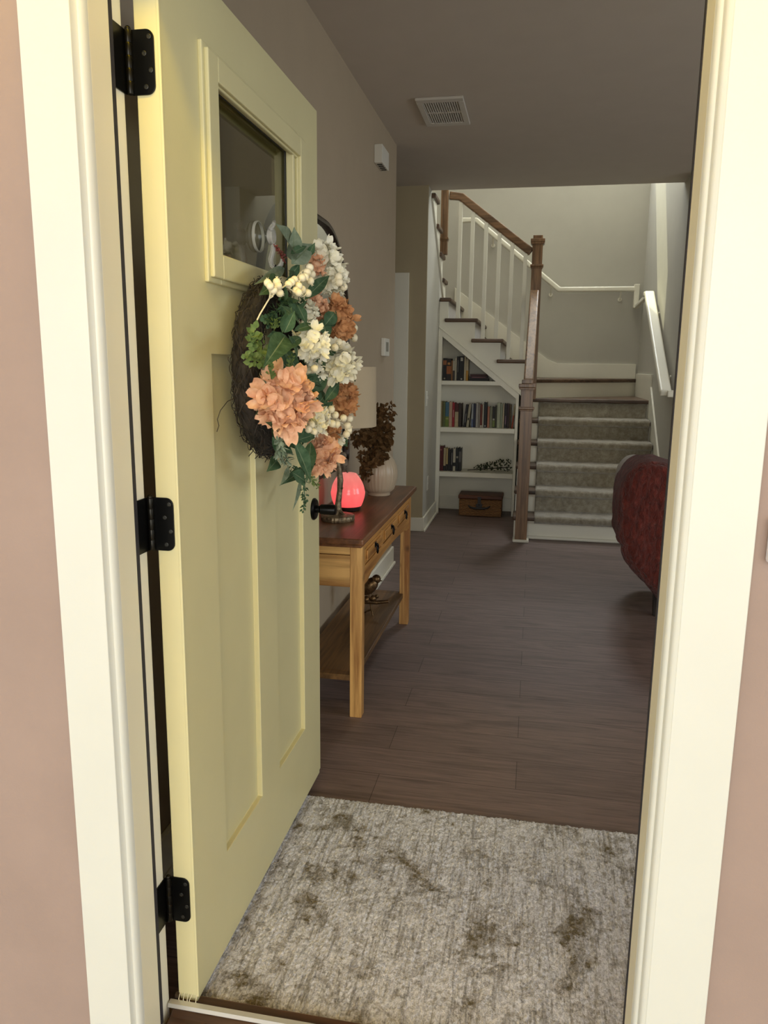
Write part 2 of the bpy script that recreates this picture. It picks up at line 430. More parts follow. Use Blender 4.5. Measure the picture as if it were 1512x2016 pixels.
def root_loc(o): return o.matrix_basis.translation.copy() if o else Vector((0, 0, 0))
def world_loc(o):
    p = Vector((0, 0, 0))
    while o is not None:
        p += Vector(o.location); o = o.parent
    return p
def obj(name, mb, mats, parent=None, smooth=None, bevel=0.0, loc=None, segs=2):
    me = bpy.data.meshes.new(name)
    off = Vector(loc) if loc is not None else world_loc(parent)
    me.from_pydata([tuple(Vector(v) - off) for v in mb.v], [], mb.f)
    for mt in (mats if isinstance(mats, (list, tuple)) else [mats]): me.materials.append(mt)
    me.polygons.foreach_set('material_index', mb.mi)
    bm = bmesh.new(); bm.from_mesh(me)
    bmesh.ops.recalc_face_normals(bm, faces=bm.faces)
    bm.to_mesh(me); bm.free()
    if smooth:
        me.polygons.foreach_set('use_smooth', [True] * len(me.polygons))
        me.set_sharp_from_angle(angle=math.radians(smooth))
    me.update()
    o = bpy.data.objects.new(name, me)
    COL.objects.link(o)
    if parent is not None:
        o.parent = parent
        if loc is not None: o.location = off - world_loc(parent)
    elif loc is not None: o.location = off
    if bevel:
        b = o.modifiers.new('edge', 'BEVEL'); b.width = bevel; b.segments = segs; b.limit_method = 'ANGLE'
        b.harden_normals = False
    return o
def tag(o, label, cat, group=None, kind=None):
    o['label'] = label; o['category'] = cat
    if group: o['group'] = group
    if kind: o['kind'] = kind
    return o
def thing(name, label, cat, loc=(0, 0, 0), group=None, kind=None):
    o = bpy.data.objects.new(name, None); COL.objects.link(o); o.location = loc
    o.empty_display_size = 0.05
    return tag(o, label, cat, group, kind)
def struct(name, mb, mats, label, cat, bevel=0.0, smooth=None):
    return tag(obj(name, mb, mats, None, smooth, bevel), label, cat, kind='structure')

# ------------------------------------------------------------------ the setting
XL = -0.915      # left wall face
XS = -0.862      # face of the wall below the upper flight
XR = 1.02        # right stair wall face
ZC = 2.70
YB = 8.25        # stairwell back wall
YK = 6.98        # bookcase / upper flight face plane

struct('floor', MB().box(-3.0, 4.9, 1.24, 8.4, -0.12, 0.0), FLOORM, 'grey brown wood plank floor running through the entry hall', 'floor')
struct('floor_porch', MB().box(-4, 5, -9, 1.15, -0.30, -0.14), CONCRETE, 'porch slab outside the open front door', 'floor')
c = MB().box(-3.0, 4.9, 1.13, 6.33, ZC, 3.0)
struct('ceiling', c, CEIL, 'plain painted ceiling above the entry hall', 'ceiling')
struct('ceiling_stairwell', MB().box(-2.2, 4.9, 0.9, 8.6, 5.4, 5.55), CEIL, 'upper ceiling high above the staircase', 'ceiling')
struct('ceiling_porch_blocker', MB().box(-4, 5, -3.2, 1.13, 2.86, 2.95), PORCHC, 'unseen porch ceiling added to cut the sky and bounce warm light', 'ceiling')  # out of view, added and extended to block sky and bounce warm light
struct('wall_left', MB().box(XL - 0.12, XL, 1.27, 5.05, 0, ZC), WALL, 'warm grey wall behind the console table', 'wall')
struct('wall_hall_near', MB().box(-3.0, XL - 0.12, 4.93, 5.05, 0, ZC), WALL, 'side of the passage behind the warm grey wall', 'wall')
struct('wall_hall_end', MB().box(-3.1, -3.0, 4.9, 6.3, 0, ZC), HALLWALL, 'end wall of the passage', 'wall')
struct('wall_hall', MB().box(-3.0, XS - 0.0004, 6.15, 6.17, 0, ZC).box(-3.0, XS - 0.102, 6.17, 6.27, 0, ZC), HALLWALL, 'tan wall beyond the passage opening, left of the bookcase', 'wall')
# wall below / beside the flight that climbs towards the viewer, with its sloped top
c = MB().prism([(6.171, 0), (YK + 0.30, 0), (YK + 0.30, 1.90), (7.25, 1.98), (6.33, 2.70), (6.171, 2.70)], 'x', XS - 0.10, XS)
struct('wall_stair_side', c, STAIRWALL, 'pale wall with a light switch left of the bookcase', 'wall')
c = MB()
c.box(-2.1, 0.2, YB, YB + 0.15, 0, 5.4); c.box(0.9, 1.17, YB, YB + 0.15, 0, 5.4)
c.box(0.2, 0.9, YB, YB + 0.15, 0, 3.62); c.box(0.2, 0.9, YB, YB + 0.15, 4.8, 5.4)
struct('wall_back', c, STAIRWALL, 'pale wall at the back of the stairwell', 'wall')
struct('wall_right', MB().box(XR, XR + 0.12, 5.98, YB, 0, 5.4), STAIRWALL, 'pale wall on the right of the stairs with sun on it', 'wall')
struct('wall_stairwell_left', MB().box(-2.2, -2.1, 4.2, YB + 0.15, 2.7, 5.4), STAIRWALL, 'upper left wall of the stairwell', 'wall')
struct('wall_stairwell_lower_left', MB().box(-2.2, -2.1, 6.27, YB + 0.15, 0, 2.7), STAIRWALL, 'lower left wall behind the stairs', 'wall')
struct('wall_stairwell_front', MB().box(XS, XR, 6.20, 6.33, 3.0, 5.4), STAIRWALL, 'wall over the edge of the entry ceiling', 'wall')
struct('wall_stairwell_upper', MB().box(XS - 0.1, XS, 4.2, 6.33, 3.0, 5.4).box(-2.2, XS - 0.1, 4.2, 4.3, 3.0, 5.4), STAIRWALL, 'walls round the top of the upper flight', 'wall')
struct('wall_living_back', MB().box(XR + 0.12, 4.9, 5.98, 6.10, 0, ZC), WALL, 'back wall of the living room at right', 'wall')
c = MB()
c.box(4.8, 4.9, 1.24, 6.1, 0, 0.7); c.box(4.8, 4.9, 1.24, 6.1, 2.3, ZC)
c.box(4.8, 4.9, 1.24, 1.6, 0.7, 2.3); c.box(4.8, 4.9, 3.6, 6.1, 0.7, 2.3)
struct('wall_living_side', c, WALL, 'side wall of the living room with a window', 'wall')
# front wall with the doorway
c = MB()
c.box(-4, -0.72, 1.137, 1.27, -0.14, 3.0); c.box(0.255, 1.7, 1.137, 1.27, -0.14, 3.0); c.box(3.5, 5, 1.137, 1.27, -0.14, 3.0); c.box(1.7, 3.5, 1.137, 1.27, -0.14, 0.75); c.box(1.7, 3.5, 1.137, 1.27, 2.25, 3.0); c.box(-0.72, 0.255, 1.137, 1.27, 2.12, 3.0)
struct('wall_front', c, SIDING, 'pinkish beige outside wall on both sides of the doorway', 'wall')
struct('wall_upper_front', MB().box(-4, 5, 1.137, 1.27, 3.0, 5.4), SIDING, 'outside wall above the doorway', 'wall')
struct('wall_upper_left', MB().box(-2.3, -2.2, 1.27, 8.4, 2.7, 5.4), SIDING, 'outside wall of the upper floor', 'wall')

# window high in the stairwell and the living room window
wn = thing('window_1', 'high stairwell window above the landing', 'window', (0.55, YB, 3.62), kind='structure')
f = MB(); 
for (a, b, c0, c1) in ((0.2, 0.235, 3.62, 4.8), (0.865, 0.9, 3.62, 4.8), (0.235, 0.865, 3.62, 3.655), (0.235, 0.865, 4.765, 4.8)):
    f.box(a, b, YB + 0.02, YB + 0.10, c0, c1)
obj('window_frame', f, INTRIM, wn); obj('pane', MB().box(0.235, 0.865, YB + 0.055, YB + 0.059, 3.655, 4.765), GLASS, wn)
wn = thing('window_2', 'living room window at right', 'window', (4.85, 2.6, 0.7), kind='structure')
f = MB()
for (a, b, c0, c1) in ((1.6, 1.66, 0.7, 2.3), (3.54, 3.6, 0.7, 2.3), (2.57, 2.63, 0.7, 2.3), (1.66, 3.54, 0.7, 0.76), (1.66, 3.54, 2.24, 2.3)):
    f.box(4.80, 4.88, a, b, c0, c1)
obj('window_frame', f, INTRIM, wn); obj('pane', MB().box(4.84, 4.844, 1.66, 3.54, 0.76, 2.24), GLASS, wn)

wn = thing('window_3_added', 'added unseen front window that lets light into the living room', 'window', (2.6, 1.2, 0.75), kind='structure')  # unseen window, added so front light reaches the bookcase and stairs
f = MB()
for (a, b, c0, c1) in ((1.7, 1.76, 0.75, 2.25), (3.44, 3.5, 0.75, 2.25), (2.57, 2.63, 0.75, 2.25), (1.76, 3.44, 0.75, 0.81), (1.76, 3.44, 2.19, 2.25)):
    f.box(a, b, 1.16, 1.25, c0, c1)
obj('window_frame', f, INTRIM, wn); obj('pane', MB().box(1.76, 3.44, 1.20, 1.204, 0.81, 2.19), GLASS, wn)

# door casing, brickmould, jambs, weatherstrips
c = MB().box(-0.775, -0.690, 1.12, 1.137, -0.14, 2.20)
struct('trim_1', c, WHITE_TRIM, 'flat white casing board left of the doorway', 'door casing', bevel=0.0015)
c = MB().box(0.223, 0.3125, 1.12, 1.137, -0.14, 2.20)
struct('trim_2', c, WHITE_TRIM, 'flat white casing board right of the doorway', 'door casing', bevel=0.0015)
struct('trim_3', MB().box(-0.690, 0.223, 1.12, 1.137, 2.10, 2.20), WHITE_TRIM, 'white head casing above the doorway', 'door casing')
def mould(xo, sgn):
    pr = [(0.012, 0.020), (0.012, 0.006), (0.0, 0.003)]
    P = [(0, 0.0), (0, 0.026)]
    prof = [(-0.012, 1.150), (-0.012, 1.126), (0.0, 1.121), (0.0015, 1.130), (0.004, 1.1335)]
    for k in range(7):
        a = PI / 2 * k / 6
        prof.append((0.004 + 0.008 * math.sin(a), 1.1335 + 0.0135 * (1 - math.cos(a))))
    prof.append((0.012, 1.150))
    return [(xo + sgn * p[0], p[1]) for p in prof]
struct('trim_4', MB().prism(mould(-0.690, 1), 'z', -0.02, 2.10), WHITE_TRIM, 'rounded moulding strip inside the left casing', 'door casing', smooth=40)
def mouldr():
    prof = [(0.236, 1.150), (0.236, 1.126), (0.223, 1.121)]
    prof += [(0.219, 1.123), (0.2155, 1.126), (0.2145, 1.132)]
    for k in range(6):
        a = PI / 2 * k / 5
        prof.append((0.2135 - 0.007 * math.sin(a), 1.136 + 0.012 * (1 - math.cos(a))))
    prof.append((0.206, 1.150))
    return prof
struct('trim_5', MB().prism(mouldr(), 'z', -0.02, 2.10), WHITE_TRIM, 'rounded moulding strip inside the right casing', 'door casing', smooth=40)
c = MB().box(-0.72, -0.678, 1.150, 1.209, 0.0, 2.10)
struct('trim_6', c, JAMB_CREAM, 'cream jamb on the hinge side of the doorway', 'door jamb', bevel=0.001)
c = MB().box(-0.72, -0.691, 1.209, 1.271, 0.0, 2.10)
struct('trim_7', c, INTRIM, 'white inner jamb strip behind the hinges', 'door jamb', bevel=0.001)
c = MB().box(0.206, 0.255, 1.150, 1.209, 0.0, 2.10).box(0.219, 0.255, 1.209, 1.271, 0.0, 2.10)
struct('trim_8', c, JAMB_CREAM, 'cream jamb on the latch side of the doorway', 'door jamb', bevel=0.001)
struct('trim_9', MB().box(-0.72, 0.255, 1.150, 1.271, 2.06, 2.12), JAMB_CREAM, 'cream head jamb above the doorway', 'door jamb')
tag(obj('weatherstrip', MB().box(-0.6905, -0.6805, 1.2093, 1.2262, 0.03, 2.06), RUBBER, None, bevel=0.002),
    'dark weatherstrip down the hinge side jamb', 'weatherstrip', 'door weatherstrips')
tag(obj('weatherstrip', MB().box(0.2045, 0.2185, 1.2093, 1.2205, 0.03, 2.06), RUBBER, None, bevel=0.002),
    'dark weatherstrip down the latch side jamb at right', 'weatherstrip', 'door weatherstrips')

# threshold
t = thing('door_threshold', 'brown door sill with a pale metal strip below the rug', 'threshold', (-0.2, 1.2, 0.0))
obj('sill', MB().prism([(1.135, -0.06), (1.135, 0.0), (1.150, 0.012), (1.245, 0.026), (1.256, 0.034), (1.300, 0.034), (1.300, 0.0), (1.240, 0.0), (1.240, -0.06)], 'x', -0.677, 0.205), SILL, t, bevel=0.002)
o = obj('metal_strip', MB().prism([(1.258, 0.0342), (1.260, 0.0425), (1.272, 0.0425), (1.276, 0.0342)], 'x', -0.688, 0.218), ALU, t); o['label'] = 'pale metal strip'
ring = MB()
p = at_z(421, 2001, 0.022)
ring.lathe([(0.004, 0.0), (0.004, 0.0012), (0.011, 0.0012), (0.012, 0.0)], (p.x, p.y, 0.0205), 20)
obj('screw_plug', ring, SILL, t, smooth=40)

# baseboards
def base(name, x0, x1, y0, y1, label, h=0.115):
    b = MB().box(x0, x1, y0, y1, 0, h)
    return struct(name, b, INTRIM, label, 'baseboard', bevel=0.004)
base('baseboard_left', XL, XL + 0.016, 1.28, 5.05, 'white baseboard along the wall behind the console table', 0.125)
struct('baseboard_left_shoe', MB().box(XL + 0.016, XL + 0.03, 1.28, 5.05, 0, 0.022), INTRIM, 'white shoe moulding under the left baseboard', 'baseboard', bevel=0.006)
base('baseboard_hall', -3.0, XS + 0.016, 6.134, 6.15, 'white baseboard below the tan hall wall')
base('baseboard_stair_side', XS, XS + 0.016, 6.15, YK - 0.021, 'white baseboard below the pale wall beside the bookcase')
struct('baseboard_stair_shoe', MB().box(XS + 0.016, XS + 0.032, 6.12, YK - 0.021, 0, 0.02), INTRIM, 'white shoe moulding beside the bookcase', 'baseboard', bevel=0.005)
# hall door casing
struct('trim_10', MB().box(-1.13, -1.00, 6.13, 6.15, 0, 2.06).box(-2.0, -1.13, 6.13, 6.15, 1.95, 2.06), INTRIM, 'pale casing of a doorway in the hall left of the bookcase', 'door casing', bevel=0.003)

# ------------------------------------------------------------------ staircase
RZ = [0.1775 * (i + 1) for i in range(6)]
NY = [6.06 + 0.228 * i for i in range(6)]
z7 = 1.238
Z2 = [1.410, 1.587, 1.763, 1.940]
NX = [-0.05, -0.285, -0.515, -0.755]
st = thing('staircase', 'wood and white staircase climbing and turning left at the back of the hall', 'staircase', (0.4, 6.1, 0), kind='structure')
NOSE = 0.026; TH = 0.034
for i in range(5):
    tr = MB().box(-0.125, XR - 0.004, NY[i], NY[i + 1] + NOSE + 0.01, RZ[i] - TH, RZ[i])
    obj('tread', tr, TREADW, st, bevel=0.012, segs=3)
for i in range(6):
    z0 = 0 if i == 0 else RZ[i - 1]
    obj('riser', MB().box(-0.098, XR - 0.004, NY[i] + NOSE, NY[i] + NOSE + 0.018, z0, RZ[i] - TH), INTRIM, st)
# winder treads and risers at the turn
A = Vector((-0.02, NY[5] + 0.03)); B = Vector((XR - 0.004, YB - 0.01))
obj('winder_tread', MB().prism([(-0.125, NY[5]), (XR - 0.004, NY[5]), (XR - 0.004, YB - 0.005), (-0.02, YB - 0.005), (-0.125, 7.4)], 'z', RZ[5] - TH, RZ[5]), TREADW, st, bevel=0.01, segs=3)
d = (B - A).normalized(); n = Vector((d.y, -d.x))
a1 = A - n * 0.0; b1 = B
poly = [(a1.x, a1.y), (b1.x, b1.y), (b1.x, b1.y + 0.004), (a1.x, a1.y + 0.03)]
obj('winder_riser', MB().prism(poly, 'z', RZ[5], z7 - TH), INTRIM, st)
a2 = A + n * NOSE
obj('winder_tread', MB().prism([(-0.06, a2.y - 0.02), (a2.x, a2.y), (B.x, B.y - 0.03), (B.x, YB - 0.004), (-0.06, YB - 0.004)], 'z', z7 - TH, z7), TREADW, st, bevel=0.01, segs=3)
# upper flight to the left
for k in range(4):
    xl = NX[k + 1] - 0.055 if k < 3 else XS + 0.004
    tr = MB().box(xl, NX[k], YK - 0.03, YB - 0.004, Z2[k] - TH, Z2[k])
    obj('tread', tr, TREADW, st, bevel=0.012, segs=3)
    zlow = z7 if k == 0 else Z2[k - 1]
    obj('riser', MB().box(NX[k] - NOSE - 0.02, NX[k] - NOSE, YK + 0.022, YB - 0.004, zlow, Z2[k] - TH), CARPET, st)
# saw-tooth stringer face of the upper flight, down to the sloped bookcase trim
poly = [(NX[0] - NOSE, z7 - 0.2), (NX[0] - NOSE, Z2[0] - TH)]
for k in range(1, 4):
    poly += [(NX[k] - NOSE, Z2[k - 1] - TH), (NX[k] - NOSE, Z2[k] - TH)]
poly += [(XS + 0.002, Z2[3] - TH), (XS + 0.002, 1.69), (-0.13, 1.112)]
obj('stringer', MB().prism(poly, 'y', YK, YK + 0.02), INTRIM, st)
# closed side of the lower flight
poly = [(NY[0] + NOSE, 0)]
for i in range(6):
    poly += [(NY[i] + NOSE, RZ[i] - TH)]
    if i < 5: poly += [(NY[i + 1] + NOSE, RZ[i] - TH)]
poly += [(YK + 0.40, RZ[5] - TH), (YK + 0.40, 0)]
obj('stringer', MB().prism(poly, 'x', -0.112, -0.099), INTRIM, st)
# skirt on the right wall and back wall
poly = [(6.03, 0), (6.03, 0.30), (7.17, 1.185), (7.17, 1.29), (YB - 0.004, 1.29), (YB - 0.004, 0.2), (6.5, 0)]
obj('skirt_board', MB().prism(poly, 'x', XR - 0.0155, XR - 0.0005), INTRIM, st, bevel=0.002)
poly = [(XR - 0.02, z7), (XR - 0.02, 1.385), (0.22, 1.385), (0.12, 1.425), (-0.86, 2.15), (-0.86, 1.9), (-0.08, 1.3), (-0.08, z7)]
obj('skirt_board', MB().prism(poly, 'y', YB - 0.018, YB - 0.0005), INTRIM, st, bevel=0.002)
# shoe along the first riser
obj('shoe_moulding', MB().box(-0.02, XR - 0.004, NY[0] - 0.002, NY[0] + NOSE, 0, 0.024), INTRIM, st, bevel=0.008)
# last flight, climbing towards the viewer on the far left
F3 = [(2.118, 7.30), (2.306, 7.06), (2.494, 6.82), (2.682, 6.58)]
obj('winder_tread', MB().prism([(XS + 0.002, 7.62), (XS + 0.002, YB - 0.004), (-2.08, YB - 0.004), (-2.08, 7.62)], 'z', Z2[3] - TH, Z2[3]), TREADW, st)
for (z, y) in F3:
    obj('tread', MB().box(-1.95, XS + 0.035, y - 0.26, y + 0.02, z - TH - 0.004, z), TREADW, st, bevel=0.01, segs=3)
    obj('riser', MB().box(-1.95, XS - 0.002, y - 0.02, y - 0.002, z - 0.19, z - TH - 0.004), INTRIM, st)
poly = [(7.30, 1.93), (7.30, 2.085), (7.04, 2.085), (7.04, 2.27), (6.80, 2.27), (6.80, 2.46), (6.56, 2.46), (6.56, 2.66), (6.34, 2.66), (6.34, 2.62), (7.22, 1.93)]
obj('skirt_board', MB().prism(poly, 'x', XS + 0.0005, XS + 0.014), INTRIM, st)

# carpet runner: one continuous strip over the lower six steps
def runner():
    off = 0.011; pts = []
    pts.append((NY[0] + NOSE - 0.002, RZ[0] - TH - 0.012))
    for i in range(6):
        y, z = NY[i], RZ[i]
        if i == 5:
            pts.append((NY[i] + NOSE - off, z - TH - 0.002)); break
        yr = y + NOSE - off
        if i > 0: pts.append((yr, z - TH - 0.012))
        # nose arc
        cy, cz, rr = y + 0.012, z - TH / 2, TH / 2 + off
        for k in range(9):
            a = -PI / 2 + PI * k / 8
            pts.append((cy - rr * math.cos(a) - 0.004, cz + rr * math.sin(a)))
        pts.append((NY[i + 1] + NOSE - off - 0.006, z + off)); pts.append((NY[i + 1] + NOSE - off, z + off + 0.008))
    return pts
pts = runner(); mb = MB(); nx = 60
x0, x1 = 0.047, XR - 0.025
rows = []
rnd = random.Random(3)
for j, (y, z) in enumerate(pts):
    for k in range(nx + 1):
        x = x0 + (x1 - x0) * k / nx
        wob = 0.0022 * math.sin(x * 37 + j * 2.1) + rnd.uniform(-0.0012, 0.0012)
        mb.v.append((x, y + wob * 0.5, z + wob))
for j in range(len(pts) - 1):
    for k in range(nx):
        q = j * (nx + 1) + k
        mb.f.append((q, q + 1, q + nx + 2, q + nx + 1)); mb.mi.append(0)
o = tag(obj('stair_carpet', mb, CARPET, None, smooth=60), 'taupe carpet runner folded over the lower stair treads', 'stair carpet')
sd = o.modifiers.new('thick', 'SOLIDIFY'); sd.thickness = 0.009; sd.offset = 0

# newel posts
def newel(x, y, zb, zt, wdt, label, collars, base=True):
    t = thing('newel_post', label, 'newel post', (x, y, zb), 'newel posts')
    h = wdt / 2
    obj('post_shaft', MB().box(x - h, x + h, y - h, y + h, zb, zt - 0.05), OAK, t, bevel=0.003)
    cp = MB()
    cp.box(x - h * 1.02, x + h * 1.02, y - h * 1.02, y + h * 1.02, zt - 0.085, zt - 0.060)
    cp.box(x - h * 1.38, x + h * 1.38, y - h * 1.38, y + h * 1.38, zt - 0.058, zt - 0.030)
    cp.prism([(x - h * 1.2, zt - 0.074), (x + h * 1.2, zt - 0.074), (x + h * 1.38, zt - 0.058), (x - h * 1.38, zt - 0.058)], 'y', y - h * 1.3, y + h * 1.3)
    cp.box(x - h * 0.92, x + h * 0.92, y - h * 0.92, y + h * 0.92, zt - 0.030, zt)
    obj('cap', cp, OAK, t, bevel=0.004)
    for z in collars:
        cl = MB()
        cl.box(x - h * 1.28, x + h * 1.28, y - h * 1.28, y + h * 1.28, z - 0.009, z + 0.009)
        cl.box(x - h * 1.14, x + h * 1.14, y - h * 1.14, y + h * 1.14, z - 0.022, z - 0.009)
        obj('collar', cl, OAK, t, bevel=0.004)
    if base:
        o = obj('base_block', MB().box(x - h * 1.36, x + h * 1.36, y - h * 1.36, y + h * 1.36, zb, zb + 0.022), INTRIM, t, bevel=0.006)
        o['label'] = 'white base moulding'
    return t
newel(-0.052, 5.975, 0.0, 1.252, 0.092, 'lower oak newel post on the floor at the foot of the stairs', [1.040])
newel(-0.028, 7.03, RZ[5], 2.455, 0.088, 'taller oak newel post where the stairs turn left', [2.205], base=False)
t = newel(XS + 0.026, 7.00, 2.307, 3.05, 0.062, 'oak newel post at the top left end of the stair rail', [2.44], base=False)

# wooden handrails
def rail_section(pts):
    return MB().bar(pts, 0.062, 0.055)
hr = thing('handrail', 'short oak handrail climbing away from the lower newel post', 'handrail', (-0.05, 5.98, 1.25), 'oak handrails')
obj('rail', MB().bar([(-0.046, 6.046, 1.232), (-0.036, 6.974, 1.985)], 0.076, 0.050), OAK, hr, bevel=0.012, segs=3)
hr = thing('handrail', 'long oak handrail rising left above the white balusters', 'handrail', (-0.07, 7.03, 2.3), 'oak handrails')
obj('rail', MB().bar([(-0.080, 7.03, 2.320), (-0.70, 7.03, 2.79), (-0.800, 7.02, 2.80)], 0.058, 0.066), OAKX, hr, bevel=0.010, segs=3)
# balusters
bx = [-0.700, -0.592, -0.474, -0.357, -0.244, -0.128]
nm = ['leftmost white baluster, nearest the top left newel post', 'second white baluster from the left under the oak handrail',
      'third white baluster from the left under the oak handrail', 'fourth white baluster from the left under the oak handrail',
      'fifth white baluster from the left, second from the tall newel', 'rightmost white baluster, closest to the tall newel post']
bb = MB().box(-0.016, 0.016, -0.016, 0.016, 0, 1)
for k, x in enumerate(bx):
    tread = 2 - k // 2
    zb = Z2[tread]
    zt = 2.315 + (-0.073 - x) * (0.475 / 0.627) - 0.0475
    b = MB().box(x - 0.0165, x + 0.0165, 7.03 - 0.0165, 7.03 + 0.0165, zb, zt)
    tag(obj('baluster', b, INTRIM, None, bevel=0.002, loc=(x, 7.03, zb)), nm[k], 'baluster', 'white stair balusters')
# wall rails
def wall_rail(wd, label, pts, brackets, grp='white wall rails'):
    t = thing('wall_handrail', label, 'handrail', pts[0], grp)
    obj('rail', MB().bar(pts, wd, 0.052), INTRIM, t, bevel=0.014, segs=3)
    for (p, q) in brackets:
        p = Vector(p); q = Vector(q); mid = Vector((q.x, q.y, p.z - 0.055)) * 0.5 + Vector((p.x, p.y, p.z - 0.08)) * 0.5
        br = MB().tube([p, mid, q], 0.007, 8)
        br.lathe([(0.020, -0.004), (0.020, 0.004)], q, 16, axis='x' if abs(q.x - p.x) > abs(q.y - p.y) else 'y')
        obj('bracket', br, INTRIM, t, smooth=40)
    return t
t = wall_rail(0.082, 'white handrail on the sunlit right wall of the stairs', [(0.945, 5.95, 1.165), (0.945, 7.22, 1.985), (0.945, 7.30, 1.985)],
          [((0.955, 6.25, 1.345), (1.016, 6.25, 1.275)), ((0.955, 7.08, 1.88), (1.016, 7.08, 1.80))])
obj('rail_return', MB().box(0.955, XR, 5.93, 5.975, 1.14, 1.19), INTRIM, t, bevel=0.008)
t = wall_rail(0.045, 'white handrail along the back wall of the stairwell', [(0.965, YB - 0.07, 2.115), (0.20, YB - 0.07, 2.115), (-0.66, YB - 0.07, 2.80), (-0.82, YB - 0.07, 2.80)],
          [((0.80, YB - 0.07, 2.09), (0.80, YB - 0.004, 2.02)), ((0.12, YB - 0.07, 2.16), (0.12, YB - 0.004, 2.07)), ((-0.48, YB - 0.07, 2.64), (-0.48, YB - 0.004, 2.56))])
obj('rail_drop', MB().box(0.925, 0.975, YB - 0.10, YB - 0.04, 1.93, 2.16), INTRIM, t, bevel=0.006)
obj('rail_link', MB().bar([(0.955, YB - 0.08, 1.945), (0.955, 7.34, 1.985)], 0.036, 0.036), INTRIM, t, bevel=0.008)

# ------------------------------------------------------------------ built-in bookcase under the stairs
bk = thing('bookcase', 'white built-in bookcase under the stairs with a sloped top', 'bookcase', (-0.49, YK, 0))
F0, F1 = YK - 0.02, YK - 0.001
BKB = 7.24
xl, xr = XS + 0.001, -0.131
obj('stile', MB().prism([(xl, 0), (xl + 0.036, 0), (xl + 0.036, 1.655), (xl, 1.682)], 'y', F0, F1), INTRIM, bk, bevel=0.002)
obj('stile', MB().box(-0.156, xr, F0, F1, 0, 1.095), INTRIM, bk, bevel=0.002)
s = -0.79
obj('sloped_trim', MB().prism([(xl, 1.684), (xl + 0.036, 1.655), (xl + 0.036, 1.605), (-0.156, 1.068), (xr, 1.048), (xr, 1.106)], 'y', F0 - 0.003, F1 + 0.0), INTRIM, bk, bevel=0.002)
obj('trim_bead', MB().prism([(xl, 1.700), (xl, 1.684), (xr, 1.106), (xr, 1.122)], 'y', F0 - 0.008, F0 + 0.018), INTRIM, bk, bevel=0.003)
SH = [1.181, 0.758, 0.349]; SHT = [1.217, 0.799, 0.391]
for k, (a, b) in enumerate(zip(SH, SHT)):
    xe = -0.157 if k else -0.27
    obj('shelf', MB().box(xl + 0.036, xe, F0, BKB, a, b), INTRIM, bk, bevel=0.002)
obj('side_panel', MB().box(xl + 0.0, xl + 0.005, F1 + 0.001, BKB, 0, 1.62), INTRIM, bk)
obj('side_panel', MB().box(-0.150, -0.136, F1 + 0.001, BKB, 0, 1.02), INTRIM, bk)
obj('back_panel', MB().prism([(xl, 0.0), (-0.136, 0.0), (-0.136, 1.05), (xl, 1.64)], 'y', BKB, BKB + 0.012), INTRIM, bk)
obj('sloped_panel', MB().prism([(xl + 0.014, 1.620), (xl + 0.014, 1.635), (-0.136, 1.065), (-0.136, 1.050)], 'y', F1 + 0.001, BKB), INTRIM, bk)
obj('back_baseboard', MB().box(xl + 0.015, -0.151, BKB - 0.013, BKB - 0.001, 0.0, 0.125).box(xl + 0.015, -0.151, BKB - 0.024, BKB - 0.013, 0.0, 0.022), INTRIM, bk, bevel=0.002)

# ------------------------------------------------------------------ books
BM = {}
def bmat(c):
    if c not in BM: BM[c] = pbr('book_cover_%d' % len(BM), rgb(*c), 0.55, var=0.12, scale=40)
    return BM[c]
PAGES = pbr('book_pages', (0.62, 0.56, 0.42, 1), 0.9, var=0.08)
YF = 7.035                      # spines stand a little behind the shelf edge
def zx(zx0, base_x): return base_x + zx0 * 0.15873
def book(label, group, pl, pr, pt, z0, col, band=None, lean=0.0, deep=0.13, mark=None):
    """pl/pr: spine edges, pt: top edge, in photo pixels; z0: shelf height"""
    a = at_y(pl, pt, YF); b = at_y(pr, pt, YF)
    x0, x1 = a.x + 0.0006, b.x - 0.0006
    h = max(0.05, (a.z + b.z) / 2 - z0)
    mb = MB(); wd = x1 - x0
    # covers (two boards and a spine) with the page block inset at the top
    t_ = min(0.0025, wd * 0.14)
    mb.box(0, t_, 0, deep, 0, h, 0); mb.box(wd - t_, wd, 0, deep, 0, h, 0); mb.box(t_, wd - t_, 0, 0.003, 0, h, 0)
    mb.box(t_, wd - t_, 0.003, deep - 0.004, 0.003, h - 0.006, 1)
    if band:
        (f0, f1, bc) = band
        mb.box(-0.0002, wd + 0.0002, -0.0007, 0.012, h * f0, h * f1, 2)
    if mark:
        for (f0, f1, g0, g1) in mark[1]:
            mb.box(wd * g0, wd * g1, -0.0011, 0.0005, h * f0, h * f1, 3)
    mats = [bmat(col), PAGES, bmat(band[2]) if band else PAGES, bmat(mark[0]) if mark else PAGES]
    if lean:
        mb.v = [(v[0] + lean * v[2], v[1], v[2]) for v in mb.v]
    mb.v = [(v[0] + x0, v[1] + YF, v[2] + z0) for v in mb.v]
    return tag(obj('book', mb, mats, None, loc=(x0, YF, z0)), label, 'book', group)
g = 'books on the top shelf'
def T(a, b, top, *r, **k): pass
Zt = SHT[0] + 0.0004
ttl = [(0.30, 0.80, 0.30, 0.70)]
def px6(v): return 840 + v * 0.15873
def py6(v): return 640 + v * 0.15873
